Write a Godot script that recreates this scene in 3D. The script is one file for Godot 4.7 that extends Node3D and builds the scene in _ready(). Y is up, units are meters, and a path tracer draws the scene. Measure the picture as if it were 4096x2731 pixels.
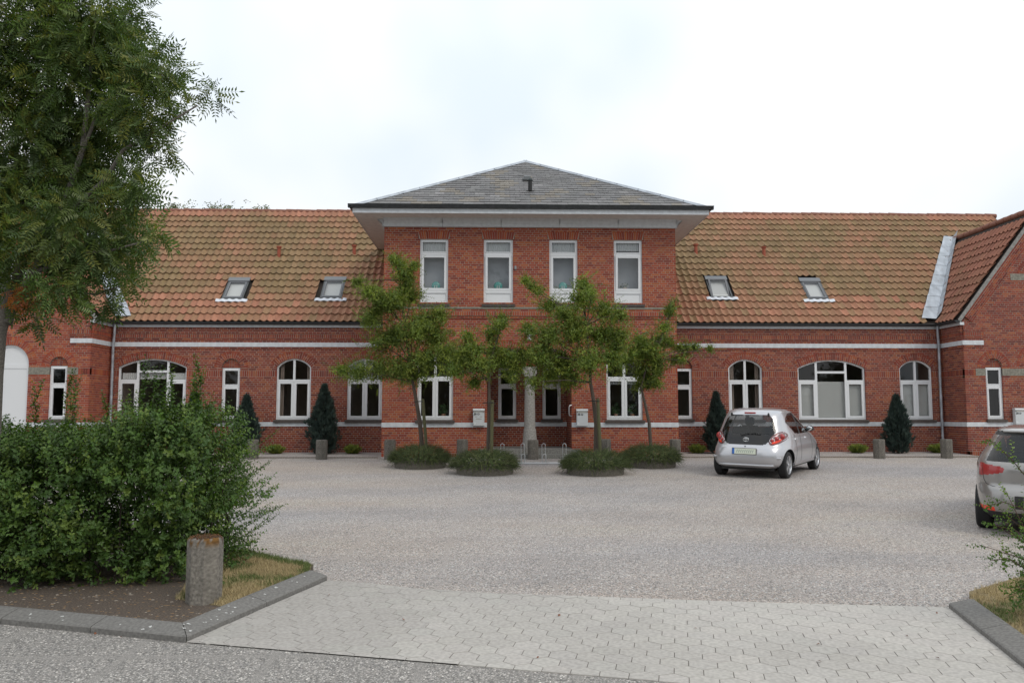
extends Node3D
# A long red brick building with a slate roofed central block, seen across a gravel yard.
# Metres, y up. The main wall stands in the plane z = 0; the yard falls gently away from it.

var rng := RandomNumberGenerator.new()
var M := {}
var taken := {}
var noise := FastNoiseLite.new()
const CH := 1.0 / 15.0          # one brick course

# ------------------------------------------------------------------ mesh buffer
class Buf:
	var v := PackedVector3Array()
	var n := PackedVector3Array()
	var c := PackedColorArray()
	var ix := PackedInt32Array()

	func tri(a: Vector3, b: Vector3, d: Vector3, col: Color) -> void:
		var nn := (b - a).cross(d - a).normalized()
		var s := v.size()
		v.append(a); v.append(b); v.append(d)
		for i in 3:
			n.append(nn); c.append(col)
		ix.append(s); ix.append(s + 2); ix.append(s + 1)

	func quad(a: Vector3, b: Vector3, d: Vector3, e: Vector3, col: Color) -> void:   # counter-clockwise from outside
		var nn := (d - a).cross(e - b).normalized()
		var s := v.size()
		v.append(a); v.append(b); v.append(d); v.append(e)
		for i in 4:
			n.append(nn); c.append(col)
		ix.append(s); ix.append(s + 2); ix.append(s + 1)
		ix.append(s); ix.append(s + 3); ix.append(s + 2)

	func box(p: Vector3, q: Vector3, col: Color, t := Transform3D.IDENTITY, back := true) -> void:
		var k := []
		for i in 8:
			k.append(t * Vector3(q.x if i & 1 else p.x, q.y if i & 2 else p.y, q.z if i & 4 else p.z))
		quad(k[4], k[5], k[7], k[6], col)
		if back: quad(k[1], k[0], k[2], k[3], col)
		quad(k[0], k[4], k[6], k[2], col)
		quad(k[5], k[1], k[3], k[7], col)
		quad(k[6], k[7], k[3], k[2], col)
		quad(k[0], k[1], k[5], k[4], col)

	func cbox(p: Vector3, q: Vector3, r: float, col: Color, t := Transform3D.IDENTITY) -> void:   # chamfered on its four z edges and front rim
		var o := PackedVector2Array([Vector2(p.x + r, p.y), Vector2(q.x - r, p.y), Vector2(q.x, p.y + r), Vector2(q.x, q.y - r), Vector2(q.x - r, q.y), Vector2(p.x + r, q.y), Vector2(p.x, q.y - r), Vector2(p.x, p.y + r)])
		var m := Vector2((p.x + q.x) / 2, (p.y + q.y) / 2)
		var i2 := PackedVector2Array()
		for a in o:
			i2.append(m + (a - m) * Vector2(1 - 2 * r / max(q.x - p.x, 0.001), 1 - 2 * r / max(q.y - p.y, 0.001)))
		slab(i2, t, q.z - r, q.z, col, false)
		for i in 8:
			var j := (i + 1) % 8
			quad(t * Vector3(o[i].x, o[i].y, q.z - r), t * Vector3(o[j].x, o[j].y, q.z - r), t * Vector3(i2[j].x, i2[j].y, q.z), t * Vector3(i2[i].x, i2[i].y, q.z), col)
			quad(t * Vector3(o[i].x, o[i].y, p.z), t * Vector3(o[j].x, o[j].y, p.z), t * Vector3(o[j].x, o[j].y, q.z - r), t * Vector3(o[i].x, o[i].y, q.z - r), col)

	func slab(poly: PackedVector2Array, t: Transform3D, w0: float, w1: float, col: Color, sides := true) -> void:   # polygon in t's xy plane, front at w1
		var tr := Geometry2D.triangulate_polygon(poly)
		var area := 0.0
		for i in poly.size():
			area += poly[i].cross(poly[(i + 1) % poly.size()])
		for i in range(0, tr.size(), 3):
			var a := poly[tr[i]]
			var b := poly[tr[i + 1]]
			var d := poly[tr[i + 2]]
			if (b - a).cross(d - a) < 0:
				var x := b
				b = d; d = x
			tri(t * Vector3(a.x, a.y, w1), t * Vector3(b.x, b.y, w1), t * Vector3(d.x, d.y, w1), col)
		if sides:
			for i in poly.size():
				var a := poly[i]
				var b := poly[(i + 1) % poly.size()]
				if area < 0:
					var x := a
					a = b; b = x
				quad(t * Vector3(a.x, a.y, w0), t * Vector3(b.x, b.y, w0), t * Vector3(b.x, b.y, w1), t * Vector3(a.x, a.y, w1), col)

	func strip(o: PackedVector2Array, i: PackedVector2Array, t: Transform3D, w0: float, w1: float, col: Color) -> void:   # frame between two outlines
		for k in o.size():
			var l := (k + 1) % o.size()
			quad(t * Vector3(o[k].x, o[k].y, w1), t * Vector3(o[l].x, o[l].y, w1), t * Vector3(i[l].x, i[l].y, w1), t * Vector3(i[k].x, i[k].y, w1), col)
			quad(t * Vector3(i[l].x, i[l].y, w0), t * Vector3(i[k].x, i[k].y, w0), t * Vector3(i[k].x, i[k].y, w1), t * Vector3(i[l].x, i[l].y, w1), col)
			quad(t * Vector3(o[k].x, o[k].y, w0), t * Vector3(o[l].x, o[l].y, w0), t * Vector3(o[l].x, o[l].y, w1), t * Vector3(o[k].x, o[k].y, w1), col)

	func prof(pts: Array, a: Vector3, b: Vector3, right: Vector3, up: Vector3, col: Color, closed := true, caps := true) -> void:   # profile swept from a to b
		var m := pts.size()
		for i in (m if closed else m - 1):
			var p: Vector2 = pts[i]
			var q: Vector2 = pts[(i + 1) % m]
			var pa := right * p.x + up * p.y
			var qa := right * q.x + up * q.y
			quad(a + pa, b + pa, b + qa, a + qa, col)
		if caps and closed:
			for i in range(1, m - 1):
				var p0: Vector2 = pts[0]
				var p1: Vector2 = pts[i]
				var p2: Vector2 = pts[i + 1]
				tri(a + right * p0.x + up * p0.y, a + right * p1.x + up * p1.y, a + right * p2.x + up * p2.y, col)
				tri(b + right * p0.x + up * p0.y, b + right * p2.x + up * p2.y, b + right * p1.x + up * p1.y, col)

	func sheet(rows: Array, col, wrap := false) -> void:   # smooth grid; col is a Color or an array of rows of colours
		var h := rows.size()
		var w: int = rows[0].size()
		var s := v.size()
		var acc := PackedVector3Array()
		acc.resize(h * w)
		for j in h:
			for i in w:
				v.append(rows[j][i])
				c.append(col if col is Color else col[j][i])
		for j in h - 1:
			for i in (w if wrap else w - 1):
				var a := j * w + i
				var b := j * w + (i + 1) % w
				var d := b + w
				var e := a + w
				var nn := (v[s + d] - v[s + a]).cross(v[s + e] - v[s + b])
				acc[a] += nn; acc[b] += nn; acc[d] += nn; acc[e] += nn
				ix.append(s + a); ix.append(s + d); ix.append(s + b)
				ix.append(s + a); ix.append(s + e); ix.append(s + d)
		for k in acc.size():
			n.append(acc[k].normalized() if acc[k].length_squared() > 1e-18 else Vector3.UP)

	func tube(path: Array, rad: Array, sides: int, col: Color) -> void:
		var rows := []
		for i in path.size():
			var p: Vector3 = path[i]
			var d: Vector3 = (path[min(i + 1, path.size() - 1)] - path[max(i - 1, 0)]).normalized()
			var x := d.cross(Vector3(0.31, 0.2, 0.93)).normalized()
			if abs(d.dot(Vector3(0.31, 0.2, 0.93))) > 0.95: x = d.cross(Vector3.RIGHT).normalized()
			var y := d.cross(x)
			var r := PackedVector3Array()
			for k in sides:
				var an := TAU * k / sides
				r.append(p + (x * cos(an) + y * sin(an)) * rad[i])
			rows.append(r)
		sheet(rows, col, true)
		for e in [0, rows.size() - 1]:
			for k in sides:
				var j: int = (k + 1) % sides
				if e: tri(path[e], rows[e][k], rows[e][j], col)
				else: tri(path[e], rows[e][j], rows[e][k], col)

	func lathe(pr: Array, sides: int, t: Transform3D, col: Color) -> void:   # pr: Vector2(radius, y) from bottom to top
		var rows := []
		for p in pr:
			var r := PackedVector3Array()
			for k in sides:
				var an := TAU * k / sides
				r.append(t * Vector3(p.x * cos(an), p.y, -p.x * sin(an)))
			rows.append(r)
		sheet(rows, col, true)

	func ball(t: Transform3D, col: Color, seg := 12) -> void:
		var pr := []
		for i in seg / 2 + 1:
			var a := -PI / 2 + PI * i / (seg / 2)
			pr.append(Vector2(max(cos(a), 0.001), sin(a)))
		lathe(pr, seg, t, col)

	func mesh(mat: Material) -> ArrayMesh:
		var m := ArrayMesh.new()
		var a := []
		a.resize(Mesh.ARRAY_MAX)
		a[Mesh.ARRAY_VERTEX] = v
		a[Mesh.ARRAY_NORMAL] = n
		a[Mesh.ARRAY_COLOR] = c
		a[Mesh.ARRAY_INDEX] = ix
		m.add_surface_from_arrays(Mesh.PRIMITIVE_TRIANGLES, a)
		if mat: m.surface_set_material(0, mat)
		return m

# ------------------------------------------------------------------ nodes
func numbered(called: String) -> String:
	var k: int = taken.get(called, -1) + 1
	taken[called] = k
	return called if k == 0 else "%s_%03d" % [called, k]

func tag(o: Node, label := "", category := "", group := "", kind := "") -> Node:
	if label: o.set_meta("label", label)
	if category: o.set_meta("category", category)
	if group: o.set_meta("group", group)
	if kind: o.set_meta("kind", kind)
	return o

func thing(called: String, label: String, category: String, at := Vector3.ZERO, group := "") -> Node3D:
	var o := Node3D.new()
	o.name = numbered(called)
	add_child(o)
	o.position = at
	tag(o, label, category, group)
	return o

func part(called: String, b: Buf, mat: Material, parent: Node) -> MeshInstance3D:
	return put(called, b.mesh(mat), parent)

func put(called: String, m: Mesh, parent: Node) -> MeshInstance3D:
	var o := MeshInstance3D.new()
	o.name = called
	o.mesh = m
	parent.add_child(o, true)
	return o

func solo(called: String, b: Buf, mat: Material, label: String, category: String, group := "") -> MeshInstance3D:
	var o := MeshInstance3D.new()
	o.name = numbered(called)
	o.mesh = b.mesh(mat)
	add_child(o)
	tag(o, label, category, group)
	return o

func ground_part(called: String, b: Buf, mat: Material) -> MeshInstance3D:
	var o := MeshInstance3D.new()
	o.name = numbered(called)
	o.mesh = b.mesh(mat)
	add_child(o)
	o.set_meta("kind", "structure")
	return o

func many(called: String, m: Mesh, xs: Array, cols: Array, parent: Node) -> MultiMeshInstance3D:
	var mm := MultiMesh.new()
	mm.transform_format = MultiMesh.TRANSFORM_3D
	mm.use_colors = true
	mm.mesh = m
	mm.instance_count = xs.size()
	for i in xs.size():
		mm.set_instance_transform(i, xs[i])
		mm.set_instance_color(i, cols[i])
	var o := MultiMeshInstance3D.new()
	o.name = called
	o.multimesh = mm
	parent.add_child(o, true)
	o.set_meta("kind", "stuff")
	return o

# ------------------------------------------------------------------ materials
func lin(r: float, g: float, b: float, a := 1.0) -> Color:
	var k := Color(r, g, b).linear_to_srgb()
	k.a = a
	return k

func grain(seed_: int, freq: float, lo: float, hi: float, size := 256, oct := 4) -> ImageTexture:
	var f := FastNoiseLite.new()
	f.seed = seed_
	f.frequency = freq
	f.fractal_octaves = oct
	var im := f.get_seamless_image(size, size)
	var d := im.get_data()
	var o := PackedByteArray()
	o.resize(size * size * 3)
	for i in size * size:
		var q: int = clampi(int(255.0 * (lo + (hi - lo) * d[i] / 255.0)), 0, 255)
		o[i * 3] = q; o[i * 3 + 1] = q; o[i * 3 + 2] = q
	return ImageTexture.create_from_image(Image.create_from_data(size, size, false, Image.FORMAT_RGB8, o))

func stones_tex(seed_: int, freq: float, size: int, pal: Array, fine: float) -> Array:   # albedo and normal map of loose chippings
	var f := FastNoiseLite.new()
	f.noise_type = FastNoiseLite.TYPE_CELLULAR
	f.seed = seed_
	f.frequency = freq
	f.fractal_type = FastNoiseLite.FRACTAL_NONE
	f.cellular_return_type = FastNoiseLite.RETURN_CELL_VALUE
	var a := f.get_seamless_image(size, size, false, false, 0.1, false)
	f.cellular_return_type = FastNoiseLite.RETURN_DISTANCE
	var b := f.get_seamless_image(size, size, false, false, 0.1, true)
	var g := FastNoiseLite.new()
	g.seed = seed_ + 5
	g.frequency = 0.02
	var h := g.get_seamless_image(size, size)
	var da := a.get_data()
	var db := b.get_data()
	var dh := h.get_data()
	var o := PackedByteArray()
	o.resize(size * size * 3)
	var r := RandomNumberGenerator.new()
	r.seed = seed_
	var lut := []
	for i in 256:
		var k: Color = pal[r.randi() % pal.size()]
		lut.append(k * r.randf_range(0.8, 1.2))
	for i in size * size:
		var k: Color = lut[da[i]]
		var q := (1.0 - 0.35 * pow(db[i] / 255.0, 2.0)) * (1.0 - fine + 2.0 * fine * dh[i] / 255.0)
		o[i * 3] = clampi(int(k.r * q * 255), 0, 255)
		o[i * 3 + 1] = clampi(int(k.g * q * 255), 0, 255)
		o[i * 3 + 2] = clampi(int(k.b * q * 255), 0, 255)
	for i in size * size:
		db[i] = 255 - db[i]
	var bump := Image.create_from_data(size, size, false, Image.FORMAT_L8, db)
	bump.convert(Image.FORMAT_RGBA8)
	bump.bump_map_to_normal_map(3.0)
	return [ImageTexture.create_from_image(Image.create_from_data(size, size, false, Image.FORMAT_RGB8, o)), ImageTexture.create_from_image(bump)]

func mat(col: Color, rough := 0.85, metal := 0.0, tex: Texture2D = null, scale := 1.0, vc := false) -> StandardMaterial3D:
	var m := StandardMaterial3D.new()
	m.albedo_color = col
	m.roughness = rough
	m.metallic = metal
	m.vertex_color_use_as_albedo = vc
	m.cull_mode = BaseMaterial3D.CULL_DISABLED
	if tex:
		m.albedo_texture = tex
		m.uv1_triplanar = true
		m.uv1_world_triplanar = true
		m.uv1_scale = Vector3.ONE * scale
	return m

func leafy(rough := 0.5, back := Color(0.80, 0.86, 0.40)) -> StandardMaterial3D:
	var m := mat(Color.WHITE, rough, 0.0, null, 1.0, true)
	m.backlight_enabled = true
	m.backlight = back
	return m

func make_materials() -> void:
	var g1 := grain(3, 0.02, 0.72, 1.0)
	var g2 := grain(8, 0.05, 0.78, 1.0)
	M.brick = mat(Color.WHITE, 0.9, 0, g2, 3.0, true)
	M.mortar = mat(lin(0.47, 0.385, 0.32), 0.95, 0, g2, 2.0)
	M.white = mat(lin(0.64, 0.665, 0.69), 0.6, 0, grain(12, 0.03, 0.9, 1.0), 0.8)
	M.paint = mat(lin(0.70, 0.71, 0.72), 0.35)
	M.soffit = mat(lin(0.72, 0.70, 0.67), 0.7, 0, grain(13, 0.03, 0.9, 1.0), 0.5)
	M.stone = mat(lin(0.30, 0.28, 0.23), 0.9, 0, g1, 2.0)
	M.column = mat(lin(0.42, 0.40, 0.37), 0.9, 0, g1, 3.0)
	M.sill = mat(lin(0.115, 0.095, 0.085), 0.55, 0, g1, 2.0)
	M.tile = mat(Color.WHITE, 0.8, 0, grain(14, 0.02, 0.8, 1.06), 2.6, true)
	M.slate = mat(Color.WHITE, 0.6, 0, g1, 1.7, true)
	M.deck = mat(lin(0.04, 0.03, 0.025), 0.95)
	M.zinc = mat(lin(0.58, 0.62, 0.67), 0.4, 0.5, grain(21, 0.015, 0.7, 1.0), 0.8)
	M.gutter = mat(lin(0.07, 0.075, 0.08), 0.45, 0.5, g1, 1.0)
	M.black = mat(lin(0.018, 0.018, 0.018), 0.6)
	M.glass = mat(Color(0.02, 0.025, 0.025, 0.16), 0.02)
	M.glass.transparency = BaseMaterial3D.TRANSPARENCY_ALPHA
	M.sky_glass = mat(Color(0.05, 0.06, 0.06, 0.2), 0.02, 0.0)
	M.sky_glass.transparency = BaseMaterial3D.TRANSPARENCY_ALPHA
	M.sky_glass.metallic_specular = 0.9
	M.plaster = mat(lin(0.48, 0.42, 0.36), 0.95)
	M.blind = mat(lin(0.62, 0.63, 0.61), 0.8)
	M.curtain = mat(lin(0.55, 0.58, 0.58), 0.9)
	M.drape = mat(lin(0.30, 0.24, 0.20), 0.95)
	M.grey_sheet = mat(lin(0.50, 0.53, 0.56), 0.95)
	M.concrete = mat(Color.WHITE, 0.95, 0, grain(31, 0.03, 0.6, 1.0, 512, 5), 1.6, true)
	M.kerb = mat(lin(0.24, 0.23, 0.215), 0.95, 0, grain(32, 0.04, 0.7, 1.0, 512, 5), 1.3)
	M.paver = mat(Color.WHITE, 0.95, 0, grain(33, 0.09, 0.86, 1.05, 512, 6), 0.45, true)
	var s := stones_tex(41, 0.085, 1024, [lin(0.40, 0.36, 0.33), lin(0.34, 0.31, 0.29), lin(0.46, 0.42, 0.39), lin(0.30, 0.27, 0.255), lin(0.42, 0.35, 0.30), lin(0.37, 0.35, 0.34), lin(0.52, 0.49, 0.46), lin(0.25, 0.23, 0.22), lin(0.39, 0.33, 0.30), lin(0.38, 0.345, 0.32), lin(0.40, 0.37, 0.34)], 0.12)
	M.gravel = mat(Color.WHITE, 0.95, 0, s[0], 0.85, true)
	M.gravel.normal_enabled = true
	M.gravel.normal_texture = s[1]
	M.gravel.normal_scale = 0.55
	var r := stones_tex(51, 0.10, 1024, [lin(0.22, 0.21, 0.205), lin(0.19, 0.185, 0.18), lin(0.24, 0.23, 0.22), lin(0.20, 0.195, 0.19), lin(0.17, 0.165, 0.16), lin(0.22, 0.205, 0.195), lin(0.21, 0.20, 0.19), lin(0.23, 0.22, 0.21), lin(0.20, 0.19, 0.185), lin(0.25, 0.24, 0.23), lin(0.21, 0.20, 0.20), lin(0.50, 0.48, 0.46), lin(0.13, 0.13, 0.13)], 0.12)
	M.road = mat(Color(1.12, 1.11, 1.09), 0.95, 0, r[0], 0.9)
	M.road.normal_enabled = true
	M.road.normal_texture = r[1]
	M.road.normal_scale = 0.6
	M.soil = mat(lin(0.17, 0.13, 0.10), 1.0, 0, grain(61, 0.06, 0.5, 1.0, 512, 5), 1.4)
	M.turf = mat(lin(0.32, 0.25, 0.13), 1.0, 0, grain(62, 0.05, 0.55, 1.0, 512, 5), 1.4)
	M.bark = mat(Color.WHITE, 0.95, 0, grain(63, 0.06, 0.5, 1.0, 256, 5), 3.0, true)
	M.stake = mat(lin(0.12, 0.115, 0.055), 0.95, 0, g1, 3.0)
	M.leaf = leafy()
	M.needle = leafy(0.8, Color(0.2, 0.3, 0.2))
	M.rowan = leafy(0.42, Color(0.78, 0.84, 0.36))
	M.steel = mat(lin(0.55, 0.56, 0.57), 0.35, 0.8)
	M.vc = mat(Color.WHITE, 0.8, 0, null, 1.0, true)
	M.tyre = mat(lin(0.016, 0.016, 0.017), 0.85)
	M.carglass = mat(Color(0.02, 0.03, 0.03, 0.45), 0.02)
	M.carglass.transparency = BaseMaterial3D.TRANSPARENCY_ALPHA
	M.blackgloss = mat(lin(0.008, 0.008, 0.009), 0.08)
	M.chrome = mat(lin(0.75, 0.76, 0.77), 0.12, 1.0)
	M.lens = mat(lin(0.34, 0.010, 0.010), 0.1)
	M.lens.clearcoat_enabled = true
	M.lensbright = mat(lin(0.85, 0.05, 0.015), 0.12)  # glow of the rear reflectors put into a bright red base colour
	M.lensclear = mat(lin(0.20, 0.09, 0.09), 0.08, 0.2)
	M.plate = mat(lin(0.66, 0.70, 0.58), 0.4)
	M.euroblue = mat(lin(0.02, 0.14, 0.50), 0.4)

# ------------------------------------------------------------------ ground
func gy(z: float) -> float:
	return -0.035 * (clampf(z, 2.5, 26.0) - 2.5)

func on_ground(x: float, z: float, h := 0.0) -> Vector3:
	return Vector3(x, gy(z) + h, z)

func ground_frame() -> Transform3D:      # polygons are given as (x, -z)
	return Transform3D(Basis(Vector3(1, 0, 0), Vector3(0, 0.035, -1), Vector3(0, 1, 0)), Vector3(0, 0.0875, 0))

func xz(a: Array) -> PackedVector2Array:
	var o := PackedVector2Array()
	for p in a:
		o.append(Vector2(p[0], -p[1]))
	return o

const KERB_L := [[-30.0, 10.53], [-4.15, 18.61], [-2.39, 19.16], [-1.70, 17.08]]
const KERB_R := [[4.17, 18.30], [3.81, 19.91], [3.3, 22.2]]

func make_ground() -> void:
	var b := Buf.new()
	var xs := [-400.0, -150.0, -60.0, -30.0, -22.0]
	var zs := [-400.0, -150.0, -60.0, -30.0, -10.0, 0.0]
	var k := -18.0
	while k <= 20.0:
		xs.append(k); k += 0.25
	xs.append_array([26.0, 40.0, 80.0, 160.0, 400.0])
	k = 2.5
	while k <= 20.0:
		zs.append(k); k += 0.25
	zs.append_array([22.0, 26.0, 34.0, 60.0, 150.0, 400.0])
	var rows := []
	var cols := []
	zs.reverse()
	for z in zs:
		var r := PackedVector3Array()
		var c := PackedColorArray()
		for x in xs:
			r.append(on_ground(x, z))
			var t := noise.get_noise_2d(x * 9.0, z * 16.0) + 0.7 * noise.get_noise_2d(x * 31.0 + 50.0, z * 47.0)
			var w := clampf(noise.get_noise_2d(x * 4.0 - 90.0, z * 13.0) * 2.2, -1, 1)           # sandy, well driven streaks and bluish loose heaps
			var q := 0.945 + 0.13 * t + 0.06 * w
			c.append(Color(q * (1.0 + 0.045 * w), q * (1.0 + 0.005 * w), q * (1.0 - 0.05 * w)))
		rows.append(r)
		cols.append(c)
	b.sheet(rows, cols)
	ground_part("gravel_yard", b, M.gravel)
	var gf := ground_frame()
	# chippings lying loose
	b = Buf.new()
	var pts := []
	rng.seed = 5
	for p in [Vector3(1, 0, 0), Vector3(0, 0, 1), Vector3(-1, 0, 0), Vector3(0, 0, -1)]:
		pts.append(p * rng.randf_range(0.8, 1.1))
	var top := Vector3(0.1, 0.62, -0.1)
	for i in 4:
		b.tri(top, pts[(i + 1) % 4], pts[i], Color.WHITE)
		b.quad(pts[i], pts[(i + 1) % 4], pts[(i + 1) % 4] + Vector3(0, -0.4, 0), pts[i] + Vector3(0, -0.4, 0), Color.WHITE)
	var tr := []
	var tc := []
	for i in 27000:
		var z := 18.3 - 11.5 * pow(rng.randf(), 1.5)
		var x := rng.randf_range(-3.4, 5.5) * (1.0 + (18.3 - z) * 0.07)
		var far_edge := 17.5 + 0.19 * x
		if z > far_edge - 0.02 or (x < -1.5 and z > 16.6 + (x + 1.95) * 0.79 - 0.05) or (x > 4.3 and z > 18.0 - (x - 4.5) * 0.69): continue
		var s := rng.randf_range(0.004, 0.0095) * (1.25 if far_edge - z < 1.0 else 1.0)
		tr.append(Transform3D(Basis.from_euler(Vector3(rng.randf_range(-0.3, 0.3), rng.randf() * TAU, rng.randf_range(-0.3, 0.3))).scaled(Vector3(s * rng.randf_range(0.8, 1.5), s, s)), on_ground(x, z, 0.001)))
		var g := [0.36, 0.3, 0.24, 0.42, 0.34, 0.55, 0.16][rng.randi() % 7] * rng.randf_range(0.85, 1.15) as float
		var w := rng.randf_range(0.0, 0.08)
		tc.append(Color(g * (1 + w), g, g * (1 - w)))
	var ch := many("loose_gravel", b.mesh(M.vc), tr, tc, self)
	tag(ch, "loose grey and pink chippings strewn over the yard", "gravel")
	# chip sealed road
	b = Buf.new()
	b.slab(xz([[-30.0, 10.53], [-4.15, 18.61], [-2.39, 19.16], [1.19, 20.11], [3.6, 20.75], [22.0, 26.0], [-30.0, 26.0]]), gf, 0.0, 0.005, Color.WHITE, false)
	ground_part("road", b, M.road)
	# paved apron of hexagonal slabs
	var apron := xz([[-2.39, 19.16], [-1.69, 17.10], [-1.21, 17.25], [-0.77, 17.46], [0.05, 17.68], [0.98, 17.82], [2.45, 18.06], [3.9, 18.24], [4.18, 18.28], [3.81, 19.91], [3.62, 20.76], [1.19, 20.11]])
	b = Buf.new()
	b.slab(apron, gf, 0.0, 0.009, Color.WHITE, false)
	var drive := ground_part("driveway", b, mat(lin(0.15, 0.13, 0.11), 1.0, 0, grain(71, 0.08, 0.5, 1.0), 2.0))
	var R := 0.118
	var ang := -0.225
	var ux := Vector2(cos(ang), sin(ang))
	var uy := Vector2(-ux.y, ux.x)
	rng.seed = 11
	var shared := {}
	var singles := 0
	var rest := Buf.new()
	for j in range(-17, 19):
		for i in range(-30, 30):
			var cen := Vector2(0.9, -18.9) + ux * (i * R * 1.7320508 + (j & 1) * R * 0.8660254) + uy * (j * R * 1.5)
			if cen.x < -3 or cen.x > 5 or cen.y < -21.5 or cen.y > -16.8: continue
			var hex := PackedVector2Array()
			for q in 6:
				var a := PI / 6 + q * PI / 3
				hex.append(cen + (ux * cos(a) + uy * sin(a)) * (R - 0.0026))
			var cut := Geometry2D.intersect_polygons(hex, apron)
			if cut.is_empty(): continue
			var full := Geometry2D.clip_polygons(hex, apron).is_empty()
			var tone := rng.randi() % 7
			var dark := clampf(0.55 + 1.5 * noise.get_noise_2d(cen.x * 13.0 + 9.0, cen.y * 13.0) + 0.10 * cen.x + rng.randf_range(-0.12, 0.12), 0, 1)
			var g: float = [0.485, 0.475, 0.465, 0.49, 0.46, 0.48, 0.47][tone] * (0.82 + 0.16 * dark)
			var col := Color(g, g * 0.945, g * 0.87)
			var up := rng.randf_range(-0.0012, 0.0012)
			var poly: PackedVector2Array = cut[0]
			if singles < 300:
				singles += 1
				var pb := Buf.new()
				var small := PackedVector2Array()
				for p in poly:
					small.append(cen + (p - cen) * 0.975)
				pb.slab(small, gf, 0, 0.013 + up, col, false)
				if small.size() == poly.size():
					for q in poly.size():
						var p0 := poly[q]
						var p1 := poly[(q + 1) % poly.size()]
						var s0 := small[q]
						var s1 := small[(q + 1) % poly.size()]
						if (p1 - p0).cross(s0 - p0) < 0: continue
						pb.quad(gf * Vector3(p0.x, p0.y, 0.0105 + up), gf * Vector3(p1.x, p1.y, 0.0105 + up), gf * Vector3(s1.x, s1.y, 0.013 + up), gf * Vector3(s0.x, s0.y, 0.013 + up), col)
						pb.quad(gf * Vector3(p0.x, p0.y, 0.002), gf * Vector3(p1.x, p1.y, 0.002), gf * Vector3(p1.x, p1.y, 0.0105 + up), gf * Vector3(p0.x, p0.y, 0.0105 + up), col)
				put("paver", pb.mesh(M.paver), drive)
			else:
				rest.slab(poly, gf, 0.002, 0.012 + up, col)
	if rest.v.size(): part("pavers", rest, M.paver, drive).set_meta("kind", "stuff")
	# islands on both sides of the mouth of the drive
	var isl := Buf.new()
	isl.slab(xz([[-1.86, 17.10], [-2.56, 18.93], [-4.30, 18.38], [-30.0, 10.33], [-30.0, -6.0], [-2.96, 15.78], [-2.41, 16.25], [-1.95, 16.58]]), gf, 0.0, 0.065, Color.WHITE)
	ground_part("hedge_bed", isl, M.soil)
	b = Buf.new()
	b.slab(xz([[-1.88, 17.08], [-2.36, 18.34], [-2.9, 18.05], [-3.1, 16.2], [-2.95, 15.80], [-2.41, 16.27], [-1.97, 16.60]]), gf, 0.06, 0.072, Color.WHITE)
	ground_part("grass_verge", b, M.turf)
	b = Buf.new()
	b.slab(xz([[4.36, 18.33], [4.56, 17.96], [5.51, 17.31], [12.0, 12.8], [16.0, 22.0], [4.0, 21.0], [4.02, 19.95]]), gf, 0.0, 0.072, Color.WHITE)
	ground_part("grass_verge", b, M.turf)
	# leaf litter on the bare soil, pale lichen on the kerb
	tr = []
	tc = []
	for i in 2600:
		var x := rng.randf_range(-7.0, -2.3)
		var z := rng.randf_range(16.6, 18.9)
		if z > 18.9 + (x + 2.56) * 0.313 - 0.03 or x > -1.86 - (z - 17.1) * 0.38 - 0.03: continue
		var s := rng.randf_range(0.004, 0.013)
		tr.append(Transform3D(Basis.from_euler(Vector3(0, rng.randf() * TAU, 0)).scaled(Vector3(s * rng.randf_range(0.8, 2.0), s * 0.5, s)), on_ground(x, z, 0.066)))
		tc.append([Color(0.20, 0.12, 0.06), Color(0.26, 0.17, 0.09), Color(0.32, 0.28, 0.23), Color(0.10, 0.07, 0.05), Color(0.15, 0.10, 0.06)][rng.randi() % 5] * rng.randf_range(0.8, 1.2))
	tag(many("leaf_litter", ch.multimesh.mesh, tr, tc, self), "brown leaf litter and crumbs on the bare soil under the hedge", "litter")
	# blades of grass
	b = Buf.new()
	rng.seed = 21
	for i in 12:
		var a := rng.randf() * TAU
		var d := Vector3(cos(a), 0, sin(a))
		var p := Vector3(rng.randf_range(-0.03, 0.03), 0, rng.randf_range(-0.03, 0.03))
		var h := rng.randf_range(0.02, 0.05)
		var sd := d.cross(Vector3.UP) * 0.0018
		b.tri(p - sd, p + sd, p + d * h * rng.randf_range(0.3, 1.0) + Vector3(0, h, 0), Color(1, 1, 1) * rng.randf_range(0.8, 1.2))
	var blade := b.mesh(M.vc)
	var patches := [[[-1.9, 17.08], [-2.36, 18.3], [-2.9, 18.05], [-3.1, 16.2], [-2.95, 15.80], [-2.41, 16.27], [-1.97, 16.62]], [[4.38, 18.36], [4.56, 17.98], [5.6, 17.3], [6.5, 20.0], [4.1, 20.6], [4.04, 19.95]]]
	var names := ["short dry grass between the near bollard and the kerb", "short dry grass behind the kerb under the overhanging twigs"]
	for w in 2:
		tr = []
		tc = []
		var poly := xz(patches[w])
		while tr.size() < 3600:
			var p := Vector2(rng.randf_range(-3.1, -1.9) if w == 0 else rng.randf_range(4.0, 6.5), -rng.randf_range(15.8, 18.4) if w == 0 else -rng.randf_range(17.2, 20.6))
			if not Geometry2D.is_point_in_polygon(p, poly): continue
			var g := noise.get_noise_2d(p.x * 60.0, p.y * 60.0) + (0.55 if w == 0 and -p.y < 16.62 + (p.x + 1.95) * 0.79 + 0.24 else 0.0)
			var s := rng.randf_range(0.6, 1.3)
			tr.append(Transform3D(Basis(Vector3.UP, rng.randf() * TAU).scaled(Vector3.ONE * s), on_ground(p.x, -p.y, 0.07)))
			tc.append((Color(0.13, 0.17, 0.045) if g > 0.12 + rng.randf_range(-0.2, 0.2) else Color(0.44, 0.345, 0.18)) * rng.randf_range(0.75, 1.2))
		var o := many(numbered("grass"), blade, tr, tc, self)
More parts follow.
